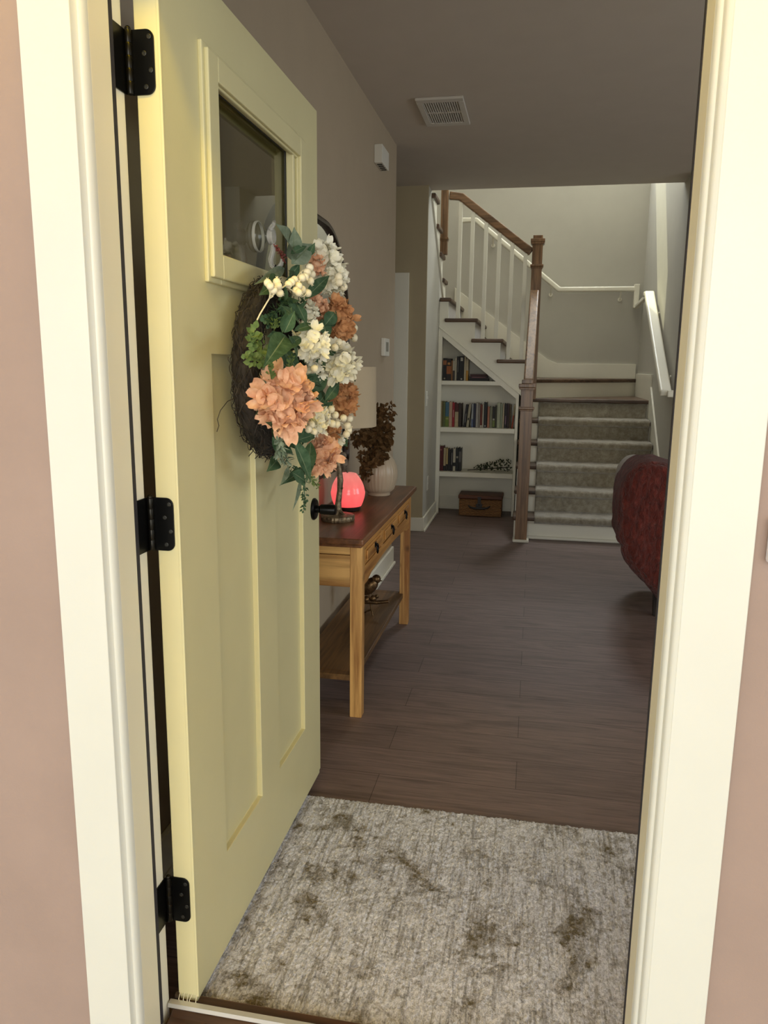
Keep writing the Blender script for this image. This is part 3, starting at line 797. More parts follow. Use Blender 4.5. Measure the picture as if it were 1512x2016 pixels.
top = [
 ('black book with an orange face on its spine, leftmost on the top shelf', 205, 250, 410, (22, 18, 16), (0.70, 0.90, (150, 92, 50)), ((150, 140, 120), [(0.06, 0.12, 0.3, 0.7)])),
 ('dark book with orange patches, second from left on the top shelf', 250, 306, 415, (34, 24, 18), (0.30, 0.66, (150, 84, 34)), ((170, 120, 60), [(0.72, 0.82, 0.2, 0.8)])),
 ('thin orange brown book third from left on the top shelf', 307, 326, 440, (128, 84, 40), None, None),
 ('book with white upper and dark lower spine on the top shelf', 327, 352, 440, (62, 52, 44), (0.5, 1.0, (176, 168, 146)), None),
 ('pale grey book left of the tall black pair on the top shelf', 354, 376, 410, (168, 160, 138), None, None),
 ('narrower of the two tall black books on the top shelf', 378, 407, 388, (18, 17, 18), None, ((120, 116, 108), [(0.35, 0.85, 0.4, 0.6)])),
 ('wider tall black book with a white badge at its foot, top shelf', 408, 467, 385, (14, 14, 15), None, ((176, 172, 160), [(0.04, 0.10, 0.35, 0.7), (0.80, 0.94, 0.25, 0.75)])),
 ('plain cream book right of the tall black pair on the top shelf', 469, 492, 390, (178, 166, 138), None, None),
 ('cream book with a yellow lower spine, last upright on the top shelf', 493, 520, 414, (180, 168, 140), (0.0, 0.46, (176, 128, 44)), None),
]
for (lb, a, b, tp, col, band, mark) in top:
    book(lb, g, px6(a), px6(b), py6(tp), Zt, col, band, mark=mark)
# three lying flat
zz = Zt
for (lb, col, a, b, h) in (('lowest flat black book of the stack of three on the top shelf', (16, 15, 15), 530, 772, 0.019),
                     ('middle flat book with a pink edge in the stack on the top shelf', (44, 28, 34), 532, 758, 0.020),
                     ('topmost flat maroon book of the stack of three on the top shelf', (58, 24, 24), 538, 748, 0.019)):
    p = at_y(px6(a), 745, YF); q = at_y(px6(b), 745, YF)
    mb = MB(); wd = q.x - p.x
    mb.box(0, wd, 0, 0.12, 0, 0.003, 0); mb.box(0, wd, 0, 0.12, h - 0.003, h, 0); mb.box(0, wd, 0, 0.003, 0.003, h - 0.003, 0)
    mb.box(0.004, wd - 0.004, 0.003, 0.116, 0.003, h - 0.003, 1)
    if 'pink' in lb: mb.box(0.02, wd - 0.02, -0.0006, 0.001, 0.010, 0.015, 2)
    mb.v = [(v[0] + p.x, v[1] + YF, v[2] + zz) for v in mb.v]
    tag(obj('book', mb, [bmat(col), PAGES, bmat((140, 90, 92))], None, loc=(p.x, YF, zz)), lb, 'book', 'flat books on the top shelf')
    zz += h + 0.0006
g = 'books on the middle shelf'
Zm = SHT[1] + 0.0004
mid = [
 ('cream book leftmost on the middle shelf', 162, 190, 945, (186, 172, 134), None, 0, ((90, 70, 50), [(0.3, 0.8, 0.4, 0.6)])),
 ('thin olive book second from left on the middle shelf', 191, 207, 950, (104, 94, 52), None, 0, None),
 ('olive green book left of the blue and green one', 208, 233, 950, (98, 104, 62), None, 0, None),
 ('book with a blue upper and green lower spine', 235, 279, 956, (64, 104, 124), (0.0, 0.42, (104, 122, 48)), 0, ((150, 150, 90), [(0.30, 0.36, 0.1, 0.9)])),
 ('pinkish cream book between the blue and the red books', 281, 320, 950, (182, 150, 124), None, 0, None),
 ('bright red book on the middle shelf', 321, 350, 962, (150, 32, 40), None, 0, ((200, 170, 160), [(0.4, 0.7, 0.4, 0.6)])),
 ('book with a maroon top and cream lower spine', 353, 397, 970, (74, 26, 18), (0.0, 0.64, (170, 152, 118)), 0, None),
 ('dark brown book last before the gap on the middle shelf', 399, 438, 970, (44, 30, 18), None, 0, None),
 ('black book leaning right at the edge of the gap', 459, 490, 985, (20, 19, 21), None, 0.105, ((130, 130, 130), [(0.2, 0.6, 0.4, 0.6)])),
 ('cream grey book leaning against the black leaning one', 497, 528, 976, (158, 150, 124), None, 0.10, ((40, 40, 36), [(0.3, 0.4, 0.2, 0.8)])),
 ('pale blue grey book right of the two leaning books', 560, 583, 976, (150, 154, 154), (0.0, 0.35, (84, 96, 124)), 0, None),
 ('navy blue book with a dark spine', 586, 613, 976, (30, 34, 56), None, 0, None),
 ('pale grey book right of the navy book', 616, 644, 965, (160, 154, 144), None, 0, None),
 ('mid grey book left of the brown red book', 646, 667, 980, (128, 120, 108), None, 0, None),
 ('brown red book in the centre of the middle shelf', 669, 694, 986, (104, 44, 28), (0.0, 0.1, (180, 168, 150)), 0, None),
 ('white book right of the brown red book', 696, 712, 982, (184, 176, 156), None, 0, None),
 ('tall black book in the centre of the middle shelf', 714, 752, 957, (24, 28, 28), None, 0, ((150, 150, 150), [(0.03, 0.10, 0.3, 0.7)])),
 ('short salmon pink book on the middle shelf', 757, 784, 1012, (160, 104, 78), None, 0, None),
 ('short grey green book right of the salmon one', 786, 819, 1016, (116, 116, 92), None, 0, None),
 ('short black book with a green foot', 821, 851, 1014, (28, 28, 24), (0.04, 0.34, (104, 116, 56)), 0, ((170, 168, 150), [(0.36, 0.44, 0.1, 0.9)])),
 ('dark olive book left of the pale green grey one', 853, 876, 1000, (52, 50, 30), None, 0, None),
 ('tall pale green grey book on the right of the middle shelf', 878, 918, 966, (160, 164, 138), None, 0, None),
 ('sage grey book right of the tall pale green grey one', 920, 946, 976, (132, 140, 118), None, 0, None),
 ('thin ivory book left of the black one at the right', 948, 966, 978, (176, 164, 136), None, 0, None),
 ('black book with purple letters near the right end', 968, 1004, 972, (24, 18, 22), None, 0, ((120, 90, 110), [(0.15, 0.5, 0.35, 0.65)])),
 ('dark plum book near the right end of the middle shelf', 1006, 1030, 976, (52, 30, 36), None, 0, None),
 ('olive brown book second from the right end', 1032, 1052, 986, (84, 68, 38), None, 0, None),
 ('cream and orange red book leaning at the right end', 1060, 1078, 990, (186, 170, 128), (0.0, 0.55, (172, 70, 36)), 0.09, None),
]
for (lb, a, b, tp, col, band, lean, mark) in mid:
    book(lb, g, px6(a), px6(b), py6(tp), Zm, col, band, lean, mark=mark)
g = 'books on the bottom shelf'
Zb = SHT[2] + 0.0004
def px7(v): return 840 + v * 0.15873
def py7(v): return 830 + v * 0.15873
bot = [
 ('thick dark red book leftmost on the lowest shelf', 148, 210, 303, (84, 20, 20), None, ((150, 90, 80), [(0.82, 0.88, 0.3, 0.7)])),
 ('cream book beside the thick red book on the lowest shelf', 212, 239, 328, (176, 158, 120), (0.0, 0.22, (30, 26, 26)), None),
 ('cream yellow book third on the lowest shelf', 241, 267, 336, (172, 150, 100), (0.0, 0.3, (34, 28, 26)), None),
 ('plain black book fourth on the lowest shelf', 269, 299, 346, (26, 22, 22), None, None),
 ('black book with white letters down its spine, lowest shelf', 301, 328, 346, (22, 20, 22), None, ((150, 146, 140), [(0.3, 0.85, 0.4, 0.62)])),
 ('white book with a black band near its foot, lowest shelf', 330, 361, 336, (184, 176, 154), (0.22, 0.38, (24, 24, 24)), None),
 ('dark teal book with a pale badge on the lowest shelf', 363, 399, 327, (22, 28, 28), None, ((150, 146, 130), [(0.56, 0.64, 0.2, 0.85)])),
 ('grey and black book rightmost on the lowest shelf', 401, 430, 332, (30, 29, 29), (0.4, 0.86, (92, 88, 82)), None),
]
for (lb, a, b, tp, col, band, mark) in bot:
    book(lb, g, px7(a), px7(b), py7(tp), Zb, col, band, mark=mark)

# trailing artificial plant lying on the lowest shelf
rnd = random.Random(11)
pl = thing('ivy_sprig', 'dark leafy artificial sprig lying on the lowest bookcase shelf', 'plant', (-0.40, 7.06, SHT[2]))
sm = MB().tube([(-0.575, 7.07, SHT[2] + 0.010), (-0.48, 7.07, SHT[2] + 0.018), (-0.36, 7.08, SHT[2] + 0.03), (-0.20, 7.08, SHT[2] + 0.045)], 0.004, 6)
obj('stem', sm, TWIG, pl)
lf = MB()
for k in range(190):
    u = rnd.random() ** 0.8
    x = -0.525 + u * 0.345
    hmax = 0.028 + 0.070 * min(1, u * 1.5)
    z = SHT[2] + 0.010 + rnd.random() * hmax
    y = 7.075 + rnd.uniform(-0.055, 0.055)
    dr = Vector((rnd.uniform(-0.6, 0.6), rnd.uniform(-1, 0.4), rnd.uniform(0.0, 0.9)))
    lf.leaf((x, y, z), dr, (0, -0.5, 1), rnd.uniform(0.018, 0.03), rnd.uniform(0.013, 0.020), 0.2, 0.2, ns=4)
lf.v = [(min(v[0], -0.158), v[1], max(v[2], SHT[2] + 0.002)) for v in lf.v]
obj('leaves', lf, IVY, pl, smooth=80)

# wicker suitcase basket
bx0, bx1, by0, by1 = -0.628, -0.243, 6.888, 7.13
bs = thing('wicker_basket', 'brown wicker suitcase basket with a dark handle on the floor under the shelves', 'basket', ((bx0 + bx1) / 2, 7.0, 0))
obj('body', MB().box(bx0, bx1, by0, by1, 0.004, 0.158), WICKER, bs, bevel=0.008)
obj('lid', MB().box(bx0 - 0.008, bx1 + 0.008, by0 - 0.008, by1 + 0.004, 0.160, 0.196), LIDM, bs, bevel=0.008)
xc = (bx0 + bx1) / 2 - 0.008
hd = MB().tube([(xc - 0.095, by0 - 0.004, 0.102), (xc - 0.088, by0 - 0.022, 0.092), (xc - 0.05, by0 - 0.026, 0.080), (xc + 0.05, by0 - 0.026, 0.080), (xc + 0.088, by0 - 0.022, 0.092), (xc + 0.095, by0 - 0.004, 0.102)], [0.006, 0.008, 0.011, 0.011, 0.008, 0.006], 10)
obj('handle', hd, DARKLEG, bs, smooth=50)
lt = MB().prism([(xc - 0.016, 0.185), (xc + 0.016, 0.185), (xc + 0.014, 0.13), (xc + 0.030, 0.110), (xc + 0.024, 0.088), (xc - 0.024, 0.088), (xc - 0.030, 0.110), (xc - 0.014, 0.13)], 'y', by0 - 0.014, by0 - 0.009)
lt.ball((xc, by0 - 0.015, 0.112), 0.008, 8)
obj('latch', lt, DARKLEG, bs, bevel=0.001)

# ------------------------------------------------------------------ front door, standing open at a right angle
DX0, DX1 = -0.675, -0.631
DY0, DY1 = 1.283, 2.226
DZ0, DZ1 = 0.048, 2.042
dr = thing('door_1', 'cream panelled front door standing open, with a square window and a wreath on it', 'door', (DX0, DY0, 0.0), kind='structure')
def slab():
    ys = [DY0, 1.455, 1.4905, 1.686, 1.825, 1.995, 2.060, DY1]
    zs = [DZ0, 0.268, 1.366, 1.545, 1.885, DZ1]
    def cls(i, j):
        yc = (ys[i] + ys[i + 1]) / 2; zc = (zs[j] + zs[j + 1]) / 2
        if 0.268 < zc < 1.366 and (1.455 < yc < 1.686 or 1.825 < yc < 2.06): return 1
        if 1.545 < zc < 1.885 and 1.4905 < yc < 1.995: return 2
        return 0
    mb = MB(); ny, nz = len(ys) - 1, len(zs) - 1
    REC = 0.013
    def face_x(c): return DX1 - (REC if c == 1 else 0)
    for i in range(ny):
        for j in range(nz):
            c = cls(i, j)
            if c == 2: continue
            x = face_x(c); y0, y1, z0, z1 = ys[i], ys[i + 1], zs[j], zs[j + 1]
            mb.add([(x, y0, z0), (x, y1, z0), (x, y1, z1), (x, y0, z1)], [(0, 1, 2, 3)])
            mb.add([(DX0, y0, z0), (DX0, y1, z0), (DX0, y1, z1), (DX0, y0, z1)], [(3, 2, 1, 0)])
            for (di, dj) in ((1, 0), (-1, 0), (0, 1), (0, -1)):
                a, b = i + di, j + dj
                cn = cls(a, b) if 0 <= a < ny and 0 <= b < nz else 2
                xn = DX0 if cn == 2 else face_x(cn)
                if xn < x - 1e-6:
                    if di: 
                        yy = y1 if di > 0 else y0
                        mb.add([(xn, yy, z0), (x, yy, z0), (x, yy, z1), (xn, yy, z1)], [(0, 1, 2, 3)])
                    else:
                        q = z1 if dj > 0 else z0
                        mb.add([(xn, y0, q), (x, y0, q), (x, y1, q), (xn, y1, q)], [(0, 1, 2, 3)])
    return mb
mb = slab()
o = obj('door_slab', mb, DOOR_CREAM, dr)
me = o.data; bm = bmesh.new(); bm.from_mesh(me); bmesh.ops.remove_doubles(bm, verts=bm.verts, dist=1e-5)
bmesh.ops.recalc_face_normals(bm, faces=bm.faces); bm.to_mesh(me); bm.free()
bv = o.modifiers.new('edge', 'BEVEL'); bv.width = 0.0015; bv.segments = 2; bv.limit_method = 'ANGLE'
# raised window frame (outer lip, step, inner sight edge)
def ringframe(mb, y0, y1, z0, z1, wdt, xa, xb):
    mb.box(xa, xb, y0, y0 + wdt, z0, z1); mb.box(xa, xb, y1 - wdt, y1, z0, z1)
    mb.box(xa, xb, y0 + wdt, y1 - wdt, z0, z0 + wdt); mb.box(xa, xb, y0 + wdt, y1 - wdt, z1 - wdt, z1)
fr = MB()
ringframe(fr, 1.434, 2.078, 1.502, 1.928, 0.060, DX1 - 0.001, DX1 + 0.008)
ringframe(fr, 1.444, 2.066, 1.512, 1.918, 0.046, DX1 + 0.007, DX1 + 0.016)
ringframe(fr, 1.488, 1.998, 1.542, 1.888, 0.013, DX1 - 0.014, DX1 + 0.006)
obj('window_frame', fr, DOOR_CREAM, dr, bevel=0.0025, segs=2)
fr = MB(); ringframe(fr, 1.44, 2.07, 1.508, 1.922, 0.058, DX0 - 0.010, DX0 + 0.001); obj('window_frame', fr, DOOR_CREAM, dr, bevel=0.002)
obj('window_pane', MB().box(-0.6545, -0.6505, 1.4907, 1.9948, 1.5452, 1.8848), GLASS, dr)
sp = MB(); ringframe(sp, 1.4907, 1.9948, 1.5452, 1.8848, 0.009, -0.6500, -0.6455); obj('glazing_bead', sp, DARKSLOT, dr)
# strip along the hinge edge
obj('edge_strip', MB().box(DX1 - 0.0035, DX1 + 0.0015, DY0 - 0.0012, DY0 + 0.004, DZ0, DZ1), DOOR_CREAM, dr, bevel=0.001)
obj('door_sweep', MB().box(DX0 + 0.003, DX1 - 0.003, DY0 + 0.002, DY1 - 0.002, 0.034, DZ0 + 0.001), DOOR_CREAM, dr)
fz = MB()
rnd = random.Random(5)
for k in range(5):
    x = DX0 + 0.004 + k * 0.009
    fz.tube([(x, DY0 + 0.001, DZ0 + 0.004), (x + rnd.uniform(-0.003, 0.003), DY0 - 0.010, DZ0 - 0.004), (x + rnd.uniform(-0.002, 0.006), DY0 - 0.012, DZ0 - 0.013)], 0.0009, 5)
o = obj('frayed_bristles', fz, STEMW, dr); o['label'] = 'loose pale bristles at the bottom corner'
# hinges
def rounded_leaf(mb, plane, fixed, a0, a1, z0, z1, r, th, far):
    """plate with the two corners on the 'far' side rounded"""
    pts = []
    if far > 0:
        pts = [(a0, z0)]
        for k in range(7):
            t = -PI / 2 + PI / 2 * k / 6; pts.append((a1 - r + r * math.cos(t), z0 + r + r * math.sin(t)))
        for k in range(7):
            t = PI / 2 * k / 6; pts.append((a1 - r + r * math.cos(t), z1 - r + r * math.sin(t)))
        pts.append((a0, z1))
    else:
        pts = [(a1, z1)]
        for k in range(7):
            t = PI / 2 + PI / 2 * k / 6; pts.append((a0 + r + r * math.cos(t), z1 - r + r * math.sin(t)))
        for k in range(7):
            t = PI + PI / 2 * k / 6; pts.append((a0 + r + r * math.cos(t), z0 + r + r * math.sin(t)))
        pts.append((a1, z0))
    mb.prism(pts, plane, fixed, fixed + th)
for zc in (1.836, 1.055, 0.273):
    h = MB()
    rounded_leaf(h, 'y', DY0 - 0.0030, DX0 - 0.006, DX1 - 0.009, zc - 0.05, zc + 0.05, 0.014, 0.0026, 1)
    rounded_leaf(h, 'x', -0.6908, 1.2245, 1.276, zc - 0.05, zc + 0.05, 0.012, 0.0026, -1)
    hg = obj('hinge', h, BLACK, dr, bevel=0.0006)
    kn = MB()
    for k in range(5):
        kn.lathe([(0.0058, 0), (0.0062, 0.0012), (0.0062, 0.0182), (0.0058, 0.0194)], (-0.6835, 1.2775, zc - 0.049 + k * 0.0196), 14)
    kn.ball((-0.6835, 1.2775, zc + 0.0505), 0.0052, 8)
    obj('knuckle', kn, HINGE_PIN, hg, smooth=40)
    for (fx, fzz) in ((0.80, 0.038), (0.52, 0.013), (0.84, -0.013), (0.56, -0.038)):
        x = DX0 + fx * 0.034
        sc = MB().lathe([(0.0040, 0.0), (0.0040, -0.0010), (0.0034, -0.0012), (0.0030, -0.0004), (0.0013, -0.0004)], (x, DY0 - 0.0031, zc + fzz), 14, axis='y')
        o = obj('screw', sc, pbr('dull_screw', (0.055, 0.055, 0.05, 1), 0.4, 0.8) if 'dull_screw' not in bpy.data.materials else bpy.data.materials['dull_screw'], hg, smooth=30)
# knob and deadbolt
kz, ky = 0.924, 2.165
kb = MB()
kb.lathe([(0.033, 0.0), (0.033, 0.004), (0.029, 0.0085), (0.020, 0.010)], (DX1, ky, kz), 32, axis='x')
rose = obj('knob_rose', kb, BLACK, dr, smooth=35)
kb = MB().lathe([(0.011, 0.009), (0.011, 0.020), (0.0155, 0.024), (0.0155, 0.064), (0.014, 0.068), (0.011, 0.0695), (0.004, 0.070)], (DX1, ky, kz), 28, axis='x')
obj('knob', kb, BLACK, rose, smooth=35)
kb = MB().lathe([(0.031, 0.0), (0.031, 0.010), (0.026, 0.017), (0.012, 0.019)], (DX1, ky, 1.062), 32, axis='x')
obj('deadbolt', kb, BLACK, dr, smooth=35)

# ------------------------------------------------------------------ suction hook on the door window
GX = -0.6505
hk = thing('suction_hook', 'clear plastic suction cup hook stuck to the door window', 'hook', (GX, 1.66, 1.635))
cp = at_x(505, 466, GX)
cy, cz = cp.y, cp.z
dome = MB().lathe([(0.034, 0.004), (0.0335, 0.009), (0.031, 0.013), (0.024, 0.017), (0.014, 0.022), (0.012, 0.030)], (GX, cy, cz), 32, axis='x')
dome.f = dome.f[:-2]; dome.mi = dome.mi[:-2]
obj('suction_cup', dome, CLEAR, hk, smooth=60)
lv = MB().lathe([(0.0175, 0.031), (0.019, 0.034), (0.019, 0.040), (0.016, 0.043)], (GX, cy, cz), 24, axis='x')
lv.tube([(GX + 0.036, cy - 0.012, cz + 0.012), (GX + 0.044, cy - 0.004, cz + 0.026), (GX + 0.040, cy + 0.01, cz + 0.034)], [0.006, 0.005, 0.004], 10)
rim_ = MB().lathe([(0.0345, 0.001), (0.0352, 0.004), (0.0345, 0.0075), (0.0325, 0.0075), (0.0325, 0.001)], (GX, cy, cz), 32, axis='x')
rim_.f = rim_.f[:-2]; rim_.mi = rim_.mi[:-2]
o = obj('cup_rim', rim_, pbr('milky_plastic', (0.55, 0.54, 0.47, 1), 0.3), hk, smooth=40)
obj('lever', lv, ACRYL, hk, smooth=40)
hkx = GX + 0.040
hook = MB().tube([(hkx, cy + 0.002, cz - 0.016), (hkx - 0.002, cy + 0.004, cz - 0.032), (hkx - 0.008, cy + 0.004, cz - 0.050), (hkx - 0.006, cy + 0.004, cz - 0.064), (hkx + 0.006, cy + 0.006, cz - 0.071), (hkx + 0.017, cy + 0.006, cz - 0.062), (hkx + 0.020, cy + 0.006, cz - 0.050)], [0.006, 0.0065, 0.0065, 0.006, 0.006, 0.0055, 0.004], 12)
obj('hook_arm', hook, ACRYL, hk, smooth=60)

# ------------------------------------------------------------------ wreath
WC = Vector((-0.592, 1.695, 1.335))
wr = thing('wreath', 'twig wreath of peach and cream hydrangeas with ivory berries hanging on the front door', 'wreath', WC)
rnd = random.Random(21)
tw = MB()
for k in range(260):
    ph = rnd.uniform(0, 2 * PI); a0 = rnd.uniform(0, 2 * PI); span = rnd.uniform(1.2, 3.2)
    rr = rnd.uniform(0.45, 1.0); tws = rnd.uniform(-1.6, 1.6); pts = []
    n = int(26 * span)
    for i in range(n + 1):
        a = a0 + span * i / n
        q = ph + tws * i / n + 0.5 * math.sin(7 * a + k)
        rad = 0.158 + 0.049 * rr * math.cos(q) + 0.004 * math.sin(a * 31 + k) + rnd.uniform(-0.0015, 0.0015)
        pts.append(WC + Vector((0.034 * rr * math.sin(q) + rnd.uniform(-0.002, 0.002), rad * math.cos(a), rad * math.sin(a))))
    tw.tube(pts, rnd.uniform(0.0006, 0.0012), 3)
for k in range(46):     # stray ends
    a = rnd.uniform(0, 2 * PI); p = WC + Vector((rnd.uniform(-0.02, 0.03), 0.19 * math.cos(a), 0.19 * math.sin(a)))
    q = p + Vector((rnd.uniform(-0.004, 0.015), math.cos(a + rnd.uniform(-1, 1)) * rnd.uniform(0.01, 0.035), math.sin(a + rnd.uniform(-1, 1)) * rnd.uniform(0.01, 0.035)))
    tw.tube([p, (p + q) / 2 + Vector((0.003, 0.002, 0.003)), q], 0.0009, 4)
obj('twig_ring', tw, TWIG, wr)
core = MB()
pts = [WC + Vector((0, 0.158 * math.cos(2 * PI * i / 72), 0.158 * math.sin(2 * PI * i / 72))) for i in range(73)]
NT = 16
for i in range(72):
    a = 2 * PI * i / 72
    for k in range(NT):
        b = 2 * PI * k / NT
        rr = 0.036 + rnd.uniform(-0.004, 0.004)
        core.v.append(tuple(WC + Vector((rr * 0.75 * math.sin(b), (0.158 + rr * math.cos(b)) * math.cos(a), (0.158 + rr * math.cos(b)) * math.sin(a)))))
for i in range(72):
    for k in range(NT):
        core.f.append((i * NT + k, i * NT + (k + 1) % NT, ((i + 1) % 72) * NT + (k + 1) % NT, ((i + 1) % 72) * NT + k)); core.mi.append(0)
obj('twig_core', core, TWIG, wr, smooth=60)
# loose curly vine at the lower left
cv = [at_x(px, py, x) for (px, py, x) in ((470, 780, -0.60), (448, 790, -0.606), (434, 808, -0.612), (428, 826, -0.616), (431, 838, -0.618), (427, 850, -0.620))]
obj('stray_vine', MB().tube(cv, 0.0008, 5), TWIG, wr)

def to_cam(p): return (CAM - p).normalized()
def bloom(px, py, x, rpx, mat, nfl, seed, squash=0.8):
    c = at_x(px, py, x); rr = 0.80 * rpx * (c - CAM).length / FPX
    r_ = random.Random(seed); mb = MB()
    out = (to_cam(c) * 0.55 + Vector((0.9, 0, 0))).normalized()
    q = Vector((0, 0, 1)).rotation_difference(out).to_matrix()
    for k in range(nfl):
        zc = 1 - (k + 0.5) / nfl * 1.45
        ra = math.sqrt(max(0, 1 - zc * zc)); an = k * 2.39996 + r_.uniform(-0.3, 0.3)
        nl = Vector((ra * math.cos(an), ra * math.sin(an), zc)); nl = (q @ nl + Vector((r_.uniform(-.3, .3), r_.uniform(-.3, .3), r_.uniform(-.3, .3)))).normalized()
        bs = c + nl * rr * r_.uniform(0.50, 0.92)
        t1 = nl.orthogonal().normalized(); t2 = nl.cross(t1); rot = r_.uniform(0, PI)
        pl_ = rr * r_.uniform(0.34, 0.48)
        for j in range(4):
            aa = rot + j * PI / 2 + r_.uniform(-0.2, 0.2)
            dd = t1 * math.cos(aa) + t2 * math.sin(aa)
            sd_ = nl.cross(dd)
            lift = r_.uniform(0.25, 1.15); cur = r_.uniform(-0.75, 0.45)
            vs = []; fs = []; NR, NC = 6, 4
            for i in range(NR + 1):
                t = (0, 0.26, 0.50, 0.70, 0.86, 0.96, 1.0)[i]
                wv = pl_ * 0.60 * ((0.12 + 0.88 * math.sin(PI / 2 * t / 0.62)) if t < 0.62 else math.sqrt(max(0.0, 1 - ((t - 0.62) / 0.43) ** 2)))
                for m_ in range(NC + 1):
                    u = m_ / NC * 2 - 1
                    rim = 1 - 0.12 * u * u * t
                    p = bs + dd * (pl_ * t * rim) + sd_ * (wv * u) + nl * (pl_ * (lift * t + cur * t * t + 0.24 * u * u * t)) + nl * (0.06 * pl_ * math.sin(9 * u + 5 * t + k))
                    vs.append(p)
            for i in range(NR):
                for m_ in range(NC):
                    q_ = i * (NC + 1) + m_
                    fs.append((q_, q_ + 1, q_ + NC + 2, q_ + NC + 1))
            mb.add(vs, fs)
    core_ = MB(); 
    mb.ball(c, rr * 0.62, 8)
    o = obj('hydrangea_bloom', mb, mat, wr, smooth=80, loc=c)
    return o
BL = [
 (560, 790, -0.505, 66, PEACH, 40, 1, 'large peach bloom at lower left'), (636, 890, -0.500, 40, PEACH, 26, 2, 'peach bloom at the bottom'),
 (672, 785, -0.480, 38, RUST, 26, 3, 'rust bloom at right'), (657, 632, -0.490, 44, RUST, 30, 4, 'rust bloom at upper right'),
 (622, 600, -0.520, 26, PEACH, 18, 5, 'small peach bloom near the top'), (622, 524, -0.535, 22, PEACH, 14, 6, 'small peach bloom under the top white bloom'),
 (650, 850, -0.505, 24, RUST, 16, 7, 'small rust bloom above the bottom one'),
 (636, 512, -0.530, 38, CREAM, 26, 8, 'cream bloom at the top'), (655, 552, -0.505, 34, CREAM, 24, 9, 'cream bloom below the top one'),
 (610, 676, -0.490, 38, CREAM, 26, 10, 'cream bloom in the centre'), (666, 716, -0.470, 42, CREAM, 34, 11, 'wide cream bloom at right'),
 (621, 826, -0.495, 32, CREAM, 22, 12, 'cream bloom beside the large peach one'), (605, 618, -0.520, 24, CREAM, 14, 13, 'small cream bloom near the top'),
 (655, 870, -0.505, 26, CREAM, 16, 14, 'small cream bloom at the lower right'), (618, 728, -0.500, 22, CREAM, 14, 15, 'small cream bloom below the central one'),
]
for (px, py, x, r_, mt, nf, sd, lb) in BL:
    bloom(px, py, x, r_, mt, int(nf * 1.35), sd)['label'] = lb
# leaves: base pixel -> tip pixel, at a depth x, width in px
LV = [
 (600, 590, 650, 540, -0.500, 24, LEAFD), (556, 655, 574, 605, -0.510, 22, LEAFD), (590, 640, 562, 598, -0.500, 22, LEAFD), (560, 655, 580, 612, -0.495, 22, LEAFD),
 (578, 652, 625, 637, -0.495, 17, LEAFD), (562, 660, 524, 716, -0.500, 40, LEAFD), (592, 664, 552, 692, -0.495, 20, LEAFD), (585, 705, 572, 660, -0.497, 20, LEAFD),
 (577, 866, 612, 950, -0.490, 30, LEAFD), (575, 868, 602, 836, -0.495, 18, LEAFD), (582, 868, 620, 856, -0.490, 20, LEAFD), (612, 870, 604, 948, -0.500, 24, LEAFD),
 (578, 508, 550, 440, -0.545, 42, LEAFP), (574, 512, 580, 448, -0.540, 38, LEAFP), (574, 520, 614, 480, -0.535, 36, LEAFP), (606, 504, 620, 478, -0.520, 14, LEAFD),
 (572, 500, 604, 484, -0.530, 14, LEAFD), (560, 528, 508, 556, -0.565, 18, LEAFP), (540, 560, 514, 578, -0.545, 26, LEAFD), (545, 545, 528, 560, -0.550, 22, LEAFD),
 (640, 640, 662, 612, -0.485, 26, LEAFD), (640, 640, 665, 622, -0.490, 22, LEAFD), (634, 628, 645, 672, -0.495, 26, LEAFD), (676, 672, 690, 635, -0.475, 18, LEAFD),
 (640, 695, 662, 690, -0.485, 18, LEAFD), (622, 700, 640, 728, -0.505, 24, LEAFD), (640, 755, 612, 745, -0.490, 22, LEAFD), (612, 770, 645, 742, -0.490, 26, LEAFD),
 (640, 775, 624, 800, -0.500, 22, LEAFD), (696, 750, 694, 732, -0.470, 14, LEAFD), (555, 855, 530, 830, -0.530, 24, LEAFD), (545, 905, 530, 925, -0.545, 26, LEAFD),
 (520, 800, 505, 815, -0.560, 20, LEAFD), (575, 930, 602, 948, -0.520, 26, LEAFD), (600, 925, 560, 948, -0.540, 20, LEAFD), (568, 920, 554, 954, -0.530, 12, LEAFP),
 (592, 940, 578, 1004, -0.570, 9, LEAFP), (570, 545, 590, 520, -0.545, 18, LEAFD), (590, 560, 575, 530, -0.540, 18, LEAFD), (530, 610, 545, 640, -0.560, 18, LEAFD),
 (540, 700, 575, 735, -0.520, 24, LEAFD), (600, 720, 590, 680, -0.515, 22, LEAFD), (560, 690, 590, 735, -0.525, 24, LEAFD), (640, 810, 655, 790, -0.500, 20, LEAFD),
 (548, 600, 572, 640, -0.535, 18, LEAFD), (530, 660, 556, 690, -0.530, 20, LEAFD), (585, 600, 604, 640, -0.515, 20, LEAFD), (626, 690, 646, 672, -0.49, 20, LEAFD), (600, 760, 622, 735, -0.50, 22, LEAFD), (650, 700, 634, 665, -0.49, 18, LEAFD), (640, 790, 668, 752, -0.485, 22, LEAFD), (536, 860, 556, 905, -0.535, 18, LEAFD), (560, 860, 545, 890, -0.53, 18, LEAFP),
 (670, 860, 684, 880, -0.500, 16, LEAFD), (650, 915, 640, 938, -0.530, 20, LEAFD), (570, 590, 545, 575, -0.545, 20, LEAFD), (590, 790, 610, 815, -0.525, 22, LEAFD),
]
rnd = random.Random(31)
